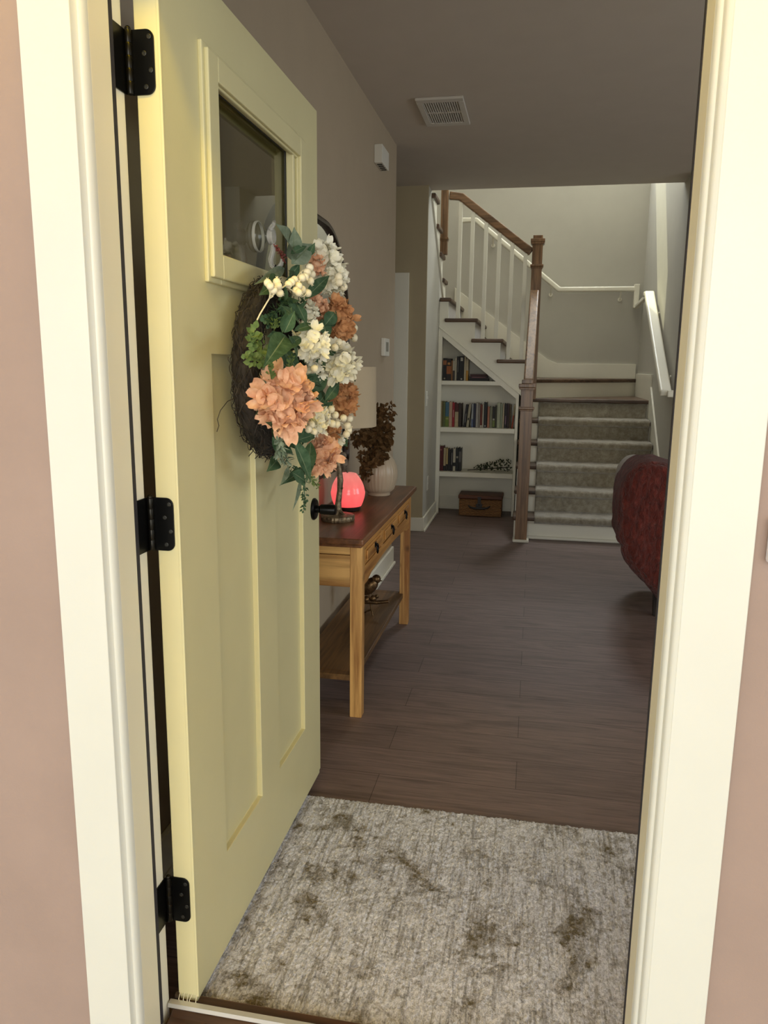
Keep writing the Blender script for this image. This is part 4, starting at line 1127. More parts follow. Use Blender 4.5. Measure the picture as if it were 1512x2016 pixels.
for (ax, ay, bx_, by_, x, wpx, mt) in LV:
    a = at_x(ax, ay, x - 0.006); b = at_x(bx_, by_, x + 0.012)
    d_ = b - a; ln = d_.length
    up = (to_cam(a) + Vector((0.5, 0, 0.35)) + Vector((rnd.uniform(-.3, .3), rnd.uniform(-.3, .3), rnd.uniform(-.2, .2)))).normalized()
    lf = MB().leaf(a, d_ + up * ln * 0.12, up, ln, wpx * (a - CAM).length / FPX * 1.05, 0.12, rnd.uniform(0.15, 0.45), ns=9, vein=1)
    o = obj('leaf', lf, [mt, VEIN], wr, smooth=80, loc=a)
    if mt is LEAFP: o['label'] = 'pale sage leaf'
# dark filler greenery between the blooms, one tuft
fl = MB()
for k in range(120):
    a = rnd.uniform(0, 2 * PI); rad = 0.14 + rnd.uniform(-0.05, 0.05)
    p = WC + Vector((0.035 + rnd.uniform(0, 0.03), rad * math.cos(a) + 0.03, rad * math.sin(a)))
    fl.leaf(p, (rnd.uniform(0.2, 1), rnd.uniform(-1, 1), rnd.uniform(-1, 1)), (1, -0.4, 0.3), rnd.uniform(0.03, 0.05), rnd.uniform(0.014, 0.022), 0.2, 0.3, ns=4)
obj('filler_foliage', fl, LEAFD, wr, smooth=80)
# eucalyptus / succulent sprigs : rosettes
def sprig(pts, n, size, mt, label, seed):
    r_ = random.Random(seed); mb = MB()
    P_ = [at_x(px, py, x) for (px, py, x) in pts]
    mb.tube(P_, 0.0012, 5, mi=0)
    for k in range(n):
        u = k / max(1, n - 1) * (len(P_) - 1); i = min(int(u), len(P_) - 2); p = P_[i].lerp(P_[i + 1], u - i)
        ax = (P_[i + 1] - P_[i]).normalized()
        s1 = ax.orthogonal().normalized(); s2 = ax.cross(s1)
        an = k * 1.7
        for j in range(5):
            aa = an + j * 1.257
            dd = (s1 * math.cos(aa) + s2 * math.sin(aa) + ax * r_.uniform(0.2, 1.0))
            sz = size * r_.uniform(0.55, 0.85)
            pj = p + Vector((r_.uniform(-1, 1), r_.uniform(-1, 1), r_.uniform(-1, 1))) * size * 0.45
            mb.leaf(pj, dd, ax + to_cam(p) * 0.8, sz, sz * 0.72, -0.25, 0.30, ns=5)
    o = obj('green_sprig', mb, mt, wr, smooth=80, loc=P_[0]); o['label'] = label
sprig([(530, 700, -0.530), (512, 684, -0.525), (500, 668, -0.522), (496, 655, -0.520)], 9, 0.021, LEAFB, 'bright green rosette at the left edge', 1)
sprig([(525, 712, -0.530), (505, 708, -0.525), (490, 700, -0.522)], 7, 0.020, LEAFB, 'bright green rosette below the upper one', 2)
sprig([(538, 760, -0.525), (532, 735, -0.515), (534, 718, -0.512)], 7, 0.012, LEAFB, 'pale green bud sprig left of centre', 3)
sprig([(572, 745, -0.505), (568, 722, -0.500), (571, 706, -0.498)], 7, 0.012, LEAFB, 'pale green bud sprig near the centre', 4)
sprig([(560, 850, -0.515), (552, 872, -0.512), (556, 890, -0.512), (566, 905, -0.512)], 10, 0.019, LEAFP, 'grey green eucalyptus sprig at lower left', 5)
sprig([(545, 880, -0.525), (552, 900, -0.520), (562, 912, -0.518)], 7, 0.018, LEAFP, 'eucalyptus sprig at the bottom left', 6)
sprig([(596, 940, -0.535), (598, 960, -0.535), (600, 980, -0.535), (597, 1003, -0.536)], 11, 0.013, LEAFD, 'thin dark sprig hanging below the wreath', 7)
sprig([(608, 930, -0.520), (614, 945, -0.516), (624, 955, -0.514)], 7, 0.014, LEAFB, 'bright green sprig tip at the bottom', 8)
sprig([(528, 640, -0.545), (540, 618, -0.540), (552, 602, -0.536), (560, 592, -0.534)], 11, 0.017, LEAFD, 'dark green sprig under the ivory branch', 9)
sprig([(560, 640, -0.540), (538, 628, -0.540), (518, 628, -0.545)], 9, 0.016, LEAFD, 'dark green sprig near the twig ring', 10)
sprig([(520, 800, -0.548), (528, 796, -0.540), (530, 790, -0.536)], 6, 0.017, LEAFB, 'green sprig left of the large peach bloom', 11)
sprig([(575, 920, -0.540), (590, 930, -0.53), (600, 945, -0.528)], 8, 0.017, LEAFD, 'dark green sprig at the bottom', 12)
sprig([(540, 650, -0.535), (541, 640, -0.53), (543, 632, -0.528)], 5, 0.012, LEAFB, 'small bright sprig at left of centre', 13)
# red brown bud sprig
rb = MB(); P_ = [at_x(px, py, x) for (px, py, x) in ((562, 518, -0.545), (552, 500, -0.540), (543, 484, -0.538))]
rb.tube(P_, 0.0016, 6)
rnd = random.Random(41)
for k in range(34):
    u = rnd.random() * 0.8 + 0.2; i = 0 if u < 0.5 else 1; p = P_[i].lerp(P_[i + 1], u * 2 - i)
    rb.ball(p + Vector((rnd.uniform(-.007, .007), rnd.uniform(-.007, .007), rnd.uniform(-.007, .007))), rnd.uniform(0.0014, 0.0026), 5)
o = obj('bud_sprig', rb, BERRYRED, wr, smooth=60); o['label'] = 'dark red bud sprig'
# berry sprays
def spray(stem, berries, label, rpx=7.5):
    mb = MB(); P_ = [at_x(*q) for q in stem]
    mb.tube(P_, [0.0016] * len(P_), 6)
    sp_ = obj('berry_spray', mb, STEMW, wr, smooth=60, loc=P_[0]); sp_['label'] = label
    ext = MB()
    for (px, py, x) in berries:
        c = at_x(px, py, x); r = rpx * (c - CAM).length / FPX
        near = min(P_, key=lambda q: (q - c).length)
        b = MB().ball(c, r, 12)
        outd = (c - near).normalized() if (c - near).length > 1e-4 else Vector((1, 0, 0))
        for j in range(4):
            o1 = outd.orthogonal().normalized(); o2 = outd.cross(o1)
            aa = j * PI / 2
            b.tube([c + outd * r * 0.9, c + outd * r * 1.35 + (o1 * math.cos(aa) + o2 * math.sin(aa)) * r * 0.35], [0.0009, 0.0003], 5)
        b.tube([c - outd * r * 0.8, (c + near) / 2 + Vector((0.003, 0, -0.004)), near], 0.0011, 5)
        obj('berry', b, BERRY, sp_, smooth=60)
spray([(499, 645, -0.540), (512, 618, -0.530), (530, 588, -0.520), (545, 574, -0.512), (562, 562, -0.507)],
      [(527, 557, -0.515), (532, 563, -0.508), (545, 555, -0.512), (548, 563, -0.508), (539, 571, -0.505), (551, 577, -0.508), (574, 555, -0.505), (568, 560, -0.508), (580, 551, -0.506)], 'ivory berry branch reaching to the left edge')
spray([(562, 562, -0.506), (575, 572, -0.502), (585, 582, -0.500)], [(588, 563, -0.495), (588, 576, -0.490), (595, 570, -0.496), (606, 577, -0.488), (583, 572, -0.497)], 'ivory berry spray near the top centre')
spray([(580, 552, -0.506), (592, 536, -0.502), (600, 530, -0.500)], [(610, 527, -0.494), (605, 536, -0.492), (601, 545, -0.490), (611, 553, -0.488), (614, 540, -0.494), (595, 547, -0.494)], 'ivory berry spray at the top')
spray([(655, 560, -0.49), (662, 556, -0.486)], [(667, 545, -0.482), (668, 556, -0.480), (677, 565, -0.476)], 'ivory berries at the upper right edge')
spray([(684, 660, -0.475), (690, 655, -0.472)], [(697, 646, -0.468), (697, 665, -0.466), (690, 660, -0.470), (667, 674, -0.466), (659, 684, -0.466)], 'ivory berries at the right edge')
spray([(606, 733, -0.49), (612, 732, -0.486)], [(619, 726, -0.478)], 'single ivory berry below the central cream bloom')
spray([(632, 802, -0.488), (645, 818, -0.482), (660, 826, -0.478), (676, 835, -0.474)],
      [(640, 810, -0.478), (652, 806, -0.476), (644, 820, -0.476), (660, 817, -0.472), (654, 834, -0.474), (663, 835, -0.472), (676, 823, -0.466), (688, 824, -0.464), (684, 838, -0.464), (686, 847, -0.464), (682, 855, -0.466)], 'large ivory berry cluster at the lower right')
spray([(620, 846, -0.49), (612, 842, -0.486)], [(613, 836, -0.478), (607, 845, -0.478), (618, 850, -0.484)], 'ivory berries beside the large peach bloom')
# wire loop to the hook
P_ = [Vector((WC.x, 1.70, WC.z + 0.185)), Vector((hkx + 0.002, cy - 0.010, cz - 0.085)), Vector((hkx + 0.005, cy + 0.000, cz - 0.0635)), Vector((hkx + 0.007, cy + 0.012, cz - 0.068)), Vector((hkx + 0.002, cy + 0.018, cz - 0.085)), Vector((WC.x, 1.73, WC.z + 0.185))]
o = obj('wire_loop', MB().tube(P_, 0.0013, 6), BLACK, wr, smooth=60); o['label'] = 'black hanging wire'

# ------------------------------------------------------------------ rug
rg = thing('rug', 'distressed beige and brown area rug on the floor inside the doorway', 'rug', (-0.1, 1.72, 0))
rx0, rx1, ry0, ry1 = -0.70, 0.50, 1.322, 2.125
NXR, NYR = 300, 150
rnd = random.Random(9); mb = MB()
ribs = [rnd.uniform(-0.0012, 0.0012) for _ in range(NXR + 1)]
for j in range(NYR + 1):
    for i in range(NXR + 1):
        x = rx0 + (rx1 - rx0) * i / NXR; y = ry0 + (ry1 - ry0) * j / NYR
        e = j in (0, NYR) or i in (0, NXR)
        z = 0.0125 + ribs[i] + rnd.uniform(-0.0011, 0.0011) + 0.0006 * math.sin(y * 260 + 9 * math.sin(x * 50))
        if e: z = 0.0012
        if j == NYR - 1 or j == NYR: y += rnd.uniform(-0.003, 0.002)
        mb.v.append((x, y, z))
for j in range(NYR):
    for i in range(NXR):
        q = j * (NXR + 1) + i
        mb.f.append((q, q + 1, q + NXR + 2, q + NXR + 1)); mb.mi.append(0)
obj('pile', mb, RUGM, rg, smooth=180)
bd = MB().tube([(rx0, ry0 - 0.004, 0.0066), (rx1, ry0 - 0.004, 0.0066)], 0.0062, 8)
o = obj('binding', bd, RUGEDGE, rg, smooth=60); o['label'] = 'tan stitched binding along the near edge'

# ------------------------------------------------------------------ console table
TZ = 0.718
ct = thing('console_table', 'pine console table with brown top, three drawers and a lower shelf against the left wall', 'console table', (-0.76, 3.3, 0))
obj('tabletop', MB().box(-0.897, -0.590, 2.672, 3.985, TZ - 0.024, TZ), WALNUT, ct, bevel=0.006, segs=3)
obj('top_moulding', MB().box(-0.892, -0.600, 2.685, 3.97, TZ - 0.036, TZ - 0.0242), WALNUT, ct, bevel=0.004)
LX = (-0.648, -0.886); LY = (2.703, 3.820); LW = 0.047
for x in LX:
    for y in LY:
        lg = MB().box(x, x + LW, y, y + LW, 0, TZ - 0.037)
        obj('leg', lg, PINE, ct, bevel=0.003)
AZ = 0.522
obj('side_panel', MB().box(-0.838, -0.649, 2.712, 2.730, AZ, 0.645).box(-0.838, -0.649, 2.707, 2.730, 0.649, TZ - 0.037), PINEAPR, ct, bevel=0.002)
obj('side_panel', MB().box(-0.838, -0.649, 3.835, 3.853, AZ, TZ - 0.037), PINEAPR, ct, bevel=0.002)
obj('back_panel', MB().box(-0.884, -0.870, 2.751, 3.819, AZ, TZ - 0.037), PINE_SHADED, ct)
# front frame with arched lower rail
ff = MB(); y0, y1 = 2.7505, 3.8195
ff.box(-0.620, -0.603, y0, y1, TZ - 0.055, TZ - 0.037)
arch = [(y0, 0.595), (y1, 0.595), (y1, AZ)]
for k in range(13):
    u = k / 12; arch.append((y1 - 0.06 - (y1 - y0 - 0.12) * u, AZ + 0.032 * math.sin(PI * u) ** 0.5))
arch.append((y0, AZ))
ff.prism(arch, 'x', -0.620, -0.603)
dyw = (y1 - y0) / 3
for k in range(4):
    yy = y0 + dyw * k
    ff.box(-0.620, -0.603, max(y0, yy - 0.014), min(y1, yy + 0.014), 0.595, TZ - 0.055)
obj('front_frame', ff, PINE_SHADED, ct, bevel=0.002)
for k in range(3):
    a = y0 + dyw * k + 0.017; b = y0 + dyw * (k + 1) - 0.017
    dw = obj('drawer', MB().box(-0.80, -0.6035, a, b, 0.600, TZ - 0.058).box(-0.6035, -0.597, a + 0.02, b - 0.02, 0.612, TZ - 0.068), PINE_SHADED, ct, bevel=0.003)
    yc = (a + b) / 2; zc = (0.600 + TZ - 0.058) / 2
    pu = MB().box(-0.5972, -0.594, yc - 0.012, yc + 0.012, zc + 0.002, zc + 0.022)
    pu.ball((-0.590, yc, zc + 0.012), 0.006, 8)
    pts = [(-0.587, yc + 0.013 * math.sin(t), zc - 0.006 + 0.017 * math.cos(t)) for t in [2 * PI * i / 18 for i in range(19)]]
    pu.tube(pts, 0.0028, 8)
    o = obj('ring_pull', pu, BLACK, dw, smooth=40)
obj('lower_shelf', MB().box(-0.884, -0.628, 2.7505, 3.8195, 0.146, 0.170).box(-0.836, -0.650, 2.712, 2.7505, 0.146, 0.170).box(-0.836, -0.650, 3.8195, 3.86, 0.146, 0.170), wood('shelf_pine', rgb(90, 64, 34), rgb(136, 100, 58), 'y', 0.5, 40), ct, bevel=0.002)

# lamp
lp = at_z(665, 1024, TZ)
LXC, LYC = lp.x, lp.y
lm = thing('table_lamp', 'bronze branch table lamp with a beige drum shade on the console table', 'table lamp', (LXC, LYC, TZ))
obj('base', MB().lathe([(0.066, 0.0004), (0.069, 0.004), (0.069, 0.020), (0.066, 0.024), (0.03, 0.030), (0.004, 0.032)], (LXC, LYC, TZ), 72, ripple=lambda a, h: 0.07 * abs(math.sin(a * 14)) ** 0.5 - 0.05 if h < 0.022 else 0), BARKMET, lm, smooth=40)
stp = []
for (px, py) in ((664, 1008), (666, 990), (669, 965), (670, 945), (668, 925), (664, 905), (661, 888), (664, 870), (666, 850), (666, 830)):
    q = at_y(px, py, LYC); stp.append(q)
stp[0].z = TZ + 0.026
obj('branch_stem', MB().tube(stp, [0.020, 0.0125, 0.011, 0.0125, 0.011, 0.010, 0.011, 0.0095, 0.009, 0.009], 12).tube([stp[2] , stp[2] + Vector((0.012, -0.006, 0.012))], [0.008, 0.005], 8)
    .tube([stp[0] + Vector((-0.0, 0, 0.02)), Vector((LXC - 0.034, LYC - 0.02, TZ + 0.026))], [0.012, 0.004], 8).tube([stp[0] + Vector((0, 0, 0.02)), Vector((LXC + 0.034, LYC - 0.02, TZ + 0.026))], [0.012, 0.004], 8).tube([stp[0] + Vector((0, 0, 0.02)), Vector((LXC + 0.004, LYC - 0.04, TZ + 0.026))], [0.012, 0.004], 8), BARKMET, lm, smooth=60)
ztp = at_y(700, 722, LYC).z; zbt = at_y(700, 839, LYC).z
rsh = at_y(740, 780, LYC).x - at_y(667, 780, LYC).x
sh = MB(); cx_ = at_y(667, 780, LYC).x
sh.lathe([(rsh * 1.0, zbt), (rsh * 0.985, ztp), (rsh * 0.97, ztp), (rsh * 0.985, zbt), (rsh * 1.0, zbt)], (cx_, LYC, 0), 64)
sh.f = sh.f[:-2]; sh.mi = sh.mi[:-2]
obj('lamp_shade', sh, SHADE, lm, smooth=40)
sp = MB()
for k in range(3):
    a = k * 2 * PI / 3; sp.tube([(cx_, LYC, ztp - 0.03), (cx_ + rsh * 0.975 * math.cos(a), LYC + rsh * 0.975 * math.sin(a), ztp - 0.012)], 0.002, 6)
sp.tube([(cx_, LYC, zbt - 0.012), (cx_, LYC, ztp - 0.02)], 0.008, 8)
obj('shade_frame', sp, BLACK, lm)
# small owl-like bird perched on the branch, right of the stem
bd = MB(); bp = at_y(677, 912, LYC + 0.02)
bd.ball(bp, 0.024, 12, sc=(0.75, 0.75, 1.15)); bd.ball(bp + Vector((-0.002, -0.004, 0.034)), 0.0155, 12, sc=(1, 1, 0.95))
bd.tube([bp + Vector((-0.002, -0.018, 0.034)), bp + Vector((-0.002, -0.027, 0.031))], [0.004, 0.0008], 8)
bd.tube([bp + Vector((0.004, 0.008, -0.01)), bp + Vector((0.010, 0.022, -0.04))], [0.010, 0.004], 8)
bd.tube([bp + Vector((-0.03, 0, -0.028)), bp + Vector((-0.004, 0, -0.028)), bp + Vector((0.014, 0, -0.026))], 0.004, 8)
o = obj('bird', bd, pbr('mottled_grey_bird', (0.16, 0.125, 0.09, 1), 0.6, var=0.8, scale=110), lm, smooth=60); o['label'] = 'mottled grey brown bird on the branch'

# glowing diffuser
dp = at_z(685, 1004, TZ); RD = 0.5 * 66 * (dp - CAM).length / FPX * 1.0
dc = Vector((dp.x, dp.y, TZ))
df = thing('glass_diffuser', 'glowing pink glass diffuser lamp on a dark base on the console table', 'diffuser', dc)
obj('base', MB().lathe([(RD * 0.66, 0.0004), (RD * 0.74, 0.004), (RD * 0.80, 0.018), (RD * 0.78, 0.020), (0.004, 0.0205)], dc, 40), DARKLEG, df, smooth=40)
hz = at_y(688, 932, dc.y).z - TZ
prof = []
for k in range(22):
    t = k / 21; z = 0.021 + (hz - 0.021) * t
    r = RD * (0.80 + 0.22 * math.sin(PI * min(1, t * 1.12 + 0.0)) ** 0.9) if t < 0.45 else RD * (1.0 - 0.50 * ((t - 0.40) / 0.60) ** 2.0)
    prof.append((r, z))
prof.append((RD * 0.40, hz + 0.002)); prof.append((0.004, hz + 0.001))
obj('glowing_glass', MB().lathe(prof, dc, 40), GLOW, df, smooth=50, loc=dc)

# ribbed vase and dried bouquet
vp = at_z(746, 974, TZ); vc = Vector((vp.x, vp.y, TZ)); RV = 0.5 * 72 * (vp - CAM).length / FPX
va = thing('ribbed_vase', 'cream ribbed round vase at the far end of the console table', 'vase', vc)
hv = at_y(745, 893, vc.y).z - TZ
prof = [(RV * 0.60, 0.0004), (RV * 0.62, 0.004), (RV * 0.60, 0.014), (RV * 0.66, 0.018)]
for k in range(1, 17):
    t = k / 16; prof.append((RV * (0.66 + 0.34 * math.sin(PI * (0.06 + 0.86 * t)) ** 0.85) if t < 0.55 else RV * (0.45 + 0.545 * math.cos((t - 0.5) / 0.5 * PI / 2 * 0.92) ** 0.75), 0.018 + (hv - 0.018) * t))
prof.append((RV * 0.50, hv + 0.012)); prof.append((RV * 0.46, hv + 0.012)); prof.append((RV * 0.42, hv - 0.01)); prof.append((0.004, hv - 0.03))
obj('body', MB().lathe(prof, vc, 120, ripple=lambda a, h: 0.022 * abs(math.sin(a * 15)) if 0.02 < h < hv * 0.97 else 0), CERAMIC, va, smooth=70)
bq = thing('dried_bouquet', 'dried brown leaves and twigs drooping from the ribbed vase', 'dried bouquet', (vc.x, vc.y, TZ + hv))
rnd = random.Random(77); stm = MB(); lv = MB()
neck = Vector((vc.x, vc.y, TZ + hv + 0.004))
branches = [[(752, 845), (748, 795), -0.02], [(745, 850), (741, 815), -0.03], [(764, 850), (768, 790), -0.02], [(768, 860), (772, 815), 0.03], [(756, 850), (752, 800), 0.0], [(740, 860), (715, 850), -0.10], [(730, 870), (700, 860), -0.12],
            [(735, 880), (708, 900), -0.14], [(725, 900), (712, 930), -0.14], [(740, 870), (745, 845), 0.05], [(752, 880), (765, 880), 0.02], [(730, 860), (690, 875), -0.10],
            [(745, 870), (735, 850), -0.05], [(760, 870), (770, 860), 0.0], [(730, 900), (720, 945), -0.15], [(735, 890), (728, 912), -0.12], [(748, 890), (745, 910), -0.12], [(755, 890), (752, 905), -0.10], [(740, 855), (728, 842), -0.02], [(748, 850), (742, 838), 0.0], [(735, 875), (722, 872), -0.06], [(745, 890), (738, 900), -0.11], [(758, 870), (762, 845), 0.02], [(738, 900), (722, 915), -0.13], [(752, 875), (756, 862), -0.03], [(728, 862), (708, 848), -0.06], [(722, 868), (695, 860), -0.05]]
for (m_, e_, dy) in branches:
    mid_ = at_y(m_[0], m_[1], vc.y + dy * 0.6); end_ = at_y(e_[0], e_[1], vc.y + dy)
    pts = [neck + Vector((0, 0, -0.01)), neck.lerp(mid_, 0.5) + Vector((0, 0, 0.015)), mid_, mid_.lerp(end_, 0.6), end_]
    stm.tube(pts, [0.002, 0.0018, 0.0016, 0.0012, 0.0008], 5)
    for k in range(40):
        u = rnd.uniform(0.30, 1.0); i = min(3, int(u * 4)); p = pts[i].lerp(pts[i + 1], u * 4 - i)
        p = p + Vector((rnd.uniform(-.016, .016), rnd.uniform(-.016, .016), rnd.uniform(-.012, .012)))
        d_ = Vector((rnd.uniform(-1, 1), rnd.uniform(-1, 1), rnd.uniform(-0.9, 0.6)))
        lv.leaf(p, d_, (rnd.uniform(-.5, .5), -1, 0.6), rnd.uniform(0.022, 0.036), rnd.uniform(0.014, 0.024), rnd.uniform(0, 0.5), 0.35, ns=4)
obj('stems', stm, TWIG, bq); obj('leaves', lv, DRYLEAF, bq, smooth=80)

# bronze bird figurine on the lower shelf
fp = at_z(727, 1212, 0.170); by_ = fp.y
def q7(px, py, dy=0.0): return at_y(px, py, by_ + dy)
fg = thing('bird_figurine', 'bronze bird figurine perched on a branch stand on the lower table shelf', 'figurine', (fp.x, by_, 0.170))
bm_ = MB()
hd_ = q7(741, 1140); bd_ = q7(728, 1154); tl_ = q7(712, 1168, 0.02)
sc_ = (hd_ - CAM).length / FPX
d_ = (hd_ - bd_).normalized()
rt = Vector((0, 0, 1)).rotation_difference(d_).to_matrix()
bm_.ball(bd_, 16 * sc_, 14, sc=(0.85, 0.9, 1.35), rot=rt); bm_.ball(hd_, 9.0 * sc_, 12)
bm_.tube([hd_ + Vector((0.010, -0.006, -0.002)), q7(753, 1144)], [0.008, 0.001], 8)
bm_.tube([bd_ - d_ * 0.012, tl_, q7(704, 1180, 0.03)], [0.022, 0.013, 0.008], 10)
obj('bird', bm_, BRONZE, fg, smooth=60)
wg = MB()
for sdn in (-1, 1):
    for k in range(5):
        b0 = bd_ + Vector((0.004 - k * 0.002, sdn * 0.022 - 0.002, 0.014 - k * 0.007))
        wg.leaf(b0, (tl_ - bd_) + Vector((0, 0, -0.004 * k)), (0, sdn, 0.3), 0.052 - k * 0.004, 0.016, 0.05, 0.3)
obj('wing_feathers', wg, BRONZE, fg, smooth=60)
br = MB()
br.tube([q7(700, 1184), q7(722, 1184), q7(742, 1186), q7(765, 1184)], [0.008, 0.013, 0.010, 0.008], 10)
br.tube([q7(726, 1170), q7(728, 1184)], 0.003, 6); br.tube([q7(732, 1168), q7(735, 1184)], 0.003, 6)
br.ball(q7(735, 1178), 0.016, 8); br.ball(q7(722, 1180), 0.017, 8); br.ball(q7(742, 1174), 0.010, 8)
br.tube([q7(729, 1184), q7(731, 1198), Vector((q7(734, 1214).x, by_, 0.1725))], [0.005, 0.0045, 0.005], 8)
br.tube([q7(731, 1200), q7(722, 1203), Vector((q7(714, 1208).x, by_ + 0.02, 0.1725))], [0.0045, 0.004, 0.005], 8)
br.tube([q7(706, 1184), q7(704, 1198), Vector((q7(700, 1214).x, by_ - 0.02, 0.1725))], [0.005, 0.0045, 0.005], 8)
obj('branch_stand', br, BRONZE, fg, smooth=60)

# ------------------------------------------------------------------ wall mirror
mr = thing('wall_mirror', 'rounded mirror with a thin dark frame on the wall behind the door', 'mirror', (XL, 3.07, 0.95))
def rrect(y0, y1, z0, z1, r, n=14):
    pts = []
    for (cy_, cz_, a0) in ((y1 - r, z1 - r, 0), (y0 + r, z1 - r, PI / 2), (y0 + 0.05, z0 + 0.05, PI), (y1 - 0.05, z0 + 0.05, 1.5 * PI)):
        rr = r if a0 < PI * 0.9 else 0.05
        for k in range(n + 1):
            a = a0 + PI / 2 * k / n; pts.append((cy_ + rr * math.cos(a), cz_ + rr * math.sin(a)))
    return pts
o_ = rrect(2.46, 3.70, 0.86, 1.945, 0.42)
cm = MB(); n = len(o_)
for (dx, inset) in ((0.002, 0.0), (0.024, 0.0), (0.026, 0.006), (0.026, 0.020), (0.010, 0.026), (0.002, 0.026)):
    cyy, czz = 3.08, 1.40
    for (y, z) in o_:
        v = Vector((y - cyy, z - czz)); v = v * (1 - inset / v.length); cm.v.append((XL + dx, cyy + v.x, czz + v.y))
for i in range(5):
    for k in range(n): cm.f.append((i * n + k, i * n + (k + 1) % n, (i + 1) * n + (k + 1) % n, (i + 1) * n + k)); cm.mi.append(0)
obj('frame', cm, pbr('dark_bronze_frame', (0.035, 0.022, 0.014, 1), 0.35, 0.3, var=0.4, scale=30), mr, smooth=50)
gm = MB(); poly = []
for (y, z) in o_:
    v = Vector((y - 3.08, z - 1.40)); v = v * (1 - 0.024 / v.length); poly.append((3.08 + v.x, 1.40 + v.y))
gm.prism(poly, 'x', XL + 0.003, XL + 0.009)
obj('mirror_glass', gm, MIRROR, mr)

# ------------------------------------------------------------------ wall fittings
dc_ = thing('door_chime', 'white box with slots high on the left wall near its end', 'door chime', (XL, 4.36, 2.43))
cb = MB().box(XL + 0.0005, XL + 0.046, 4.36, 4.555, 2.432, 2.527); obj('cover', cb, CHROMEWHITE, dc_, bevel=0.003)
for k in range(4):
    y = 4.39 + k * 0.04; obj('slot', MB().box(XL + 0.010, XL + 0.038, y, y + 0.022, 2.4305, 2.4335), DARKSLOT, dc_)
th = thing('thermostat', 'small white thermostat on the left wall above the lamp', 'thermostat', (XL, 4.64, 1.40))
obj('housing', MB().box(XL + 0.0005, XL + 0.026, 4.60, 4.745, 1.402, 1.508), CHROMEWHITE, th, bevel=0.004)
o = obj('display', MB().box(XL + 0.0255, XL + 0.0270, 4.635, 4.71, 1.43, 1.485), pbr('grey_display', (0.22, 0.22, 0.18, 1), 0.3), th)
sw = thing('light_switch', 'white light switch plate on the pale wall beside the bookcase', 'light switch', (XS, at_x(839, 785, XS).y, at_x(839, 785, XS).z))
p = at_x(839, 785, XS)
obj('plate', MB().box(XS + 0.0005, XS + 0.006, p.y - 0.04, p.y + 0.04, p.z - 0.06, p.z + 0.06), CHROMEWHITE, sw, bevel=0.002)
obj('toggle', MB().box(XS + 0.0055, XS + 0.016, p.y - 0.006, p.y + 0.006, p.z - 0.004, p.z + 0.016), CHROMEWHITE, sw, bevel=0.001)
p = at_x(841, 951, XS)
ou = thing('power_outlet', 'white outlet plate low on the pale wall beside the bookcase', 'outlet', (XS, p.y, p.z))
obj('plate', MB().box(XS + 0.0005, XS + 0.006, p.y - 0.04, p.y + 0.04, p.z - 0.06, p.z + 0.06), CHROMEWHITE, ou, bevel=0.002)
for s_ in (-1, 1): obj('socket', MB().box(XS + 0.0055, XS + 0.0075, p.y - 0.018, p.y + 0.018, p.z + s_ * 0.022 - 0.014, p.z + s_ * 0.022 + 0.014), VENTW, ou, bevel=0.0008)
# ceiling vent
vx0, vx1, vy0, vy1 = -0.672, -0.424, 4.213, 4.660
vt = thing('ceiling_vent', 'white slotted air vent in the ceiling', 'air vent', ((vx0 + vx1) / 2, 4.43, ZC - 0.02))
fr = MB(); e = 0.032
fr.box(vx0, vx1, vy0, vy0 + e * 1.6, ZC - 0.014, ZC - 0.0005); fr.box(vx0, vx1, vy1 - e * 1.6, vy1, ZC - 0.014, ZC - 0.0005)
fr.box(vx0, vx0 + e, vy0 + e * 1.6, vy1 - e * 1.6, ZC - 0.014, ZC - 0.0005); fr.box(vx1 - e, vx1, vy0 + e * 1.6, vy1 - e * 1.6, ZC - 0.014, ZC - 0.0005)
fr.box(vx0 + e, vx1 - e, (vy0 + vy1) / 2 - 0.009, (vy0 + vy1) / 2 + 0.009, ZC - 0.012, ZC - 0.002)
obj('frame', fr, VENTW, vt, bevel=0.003)
obj('backing', MB().box(vx0 + e, vx1 - e, vy0 + e, vy1 - e, ZC - 0.003, ZC - 0.001), DARKSLOT, vt)
sl = MB()
for k in range(15):
    x = vx0 + e + (vx1 - vx0 - 2 * e) * (k + 0.5) / 15
    for (a, b) in ((vy0 + e * 1.6, (vy0 + vy1) / 2 - 0.009), ((vy0 + vy1) / 2 + 0.009, vy1 - e * 1.6)):
        sl.prism([(x - 0.0045, ZC - 0.0125), (x - 0.0015, ZC - 0.0125), (x + 0.004, ZC - 0.004), (x + 0.001, ZC - 0.004)], 'y', a, b)
obj('louvers', sl, VENTW, vt)
# doorbell at the right edge
db = thing('doorbell', 'white doorbell on the beige wall right of the doorway', 'doorbell', (0.36, 1.137, 1.08))
obj('housing', MB().box(0.331, 0.375, 1.112, 1.1365, 1.080, 1.146), pbr('lilac_white_plastic', (0.80, 0.79, 0.85, 1), 0.4), db, bevel=0.006, segs=3)
obj('button', MB().lathe([(0.010, 0.0), (0.010, -0.003), (0.004, -0.004)], (0.353, 1.1118, 1.112), 20, axis='y'), CHROMEWHITE, db, smooth=40)

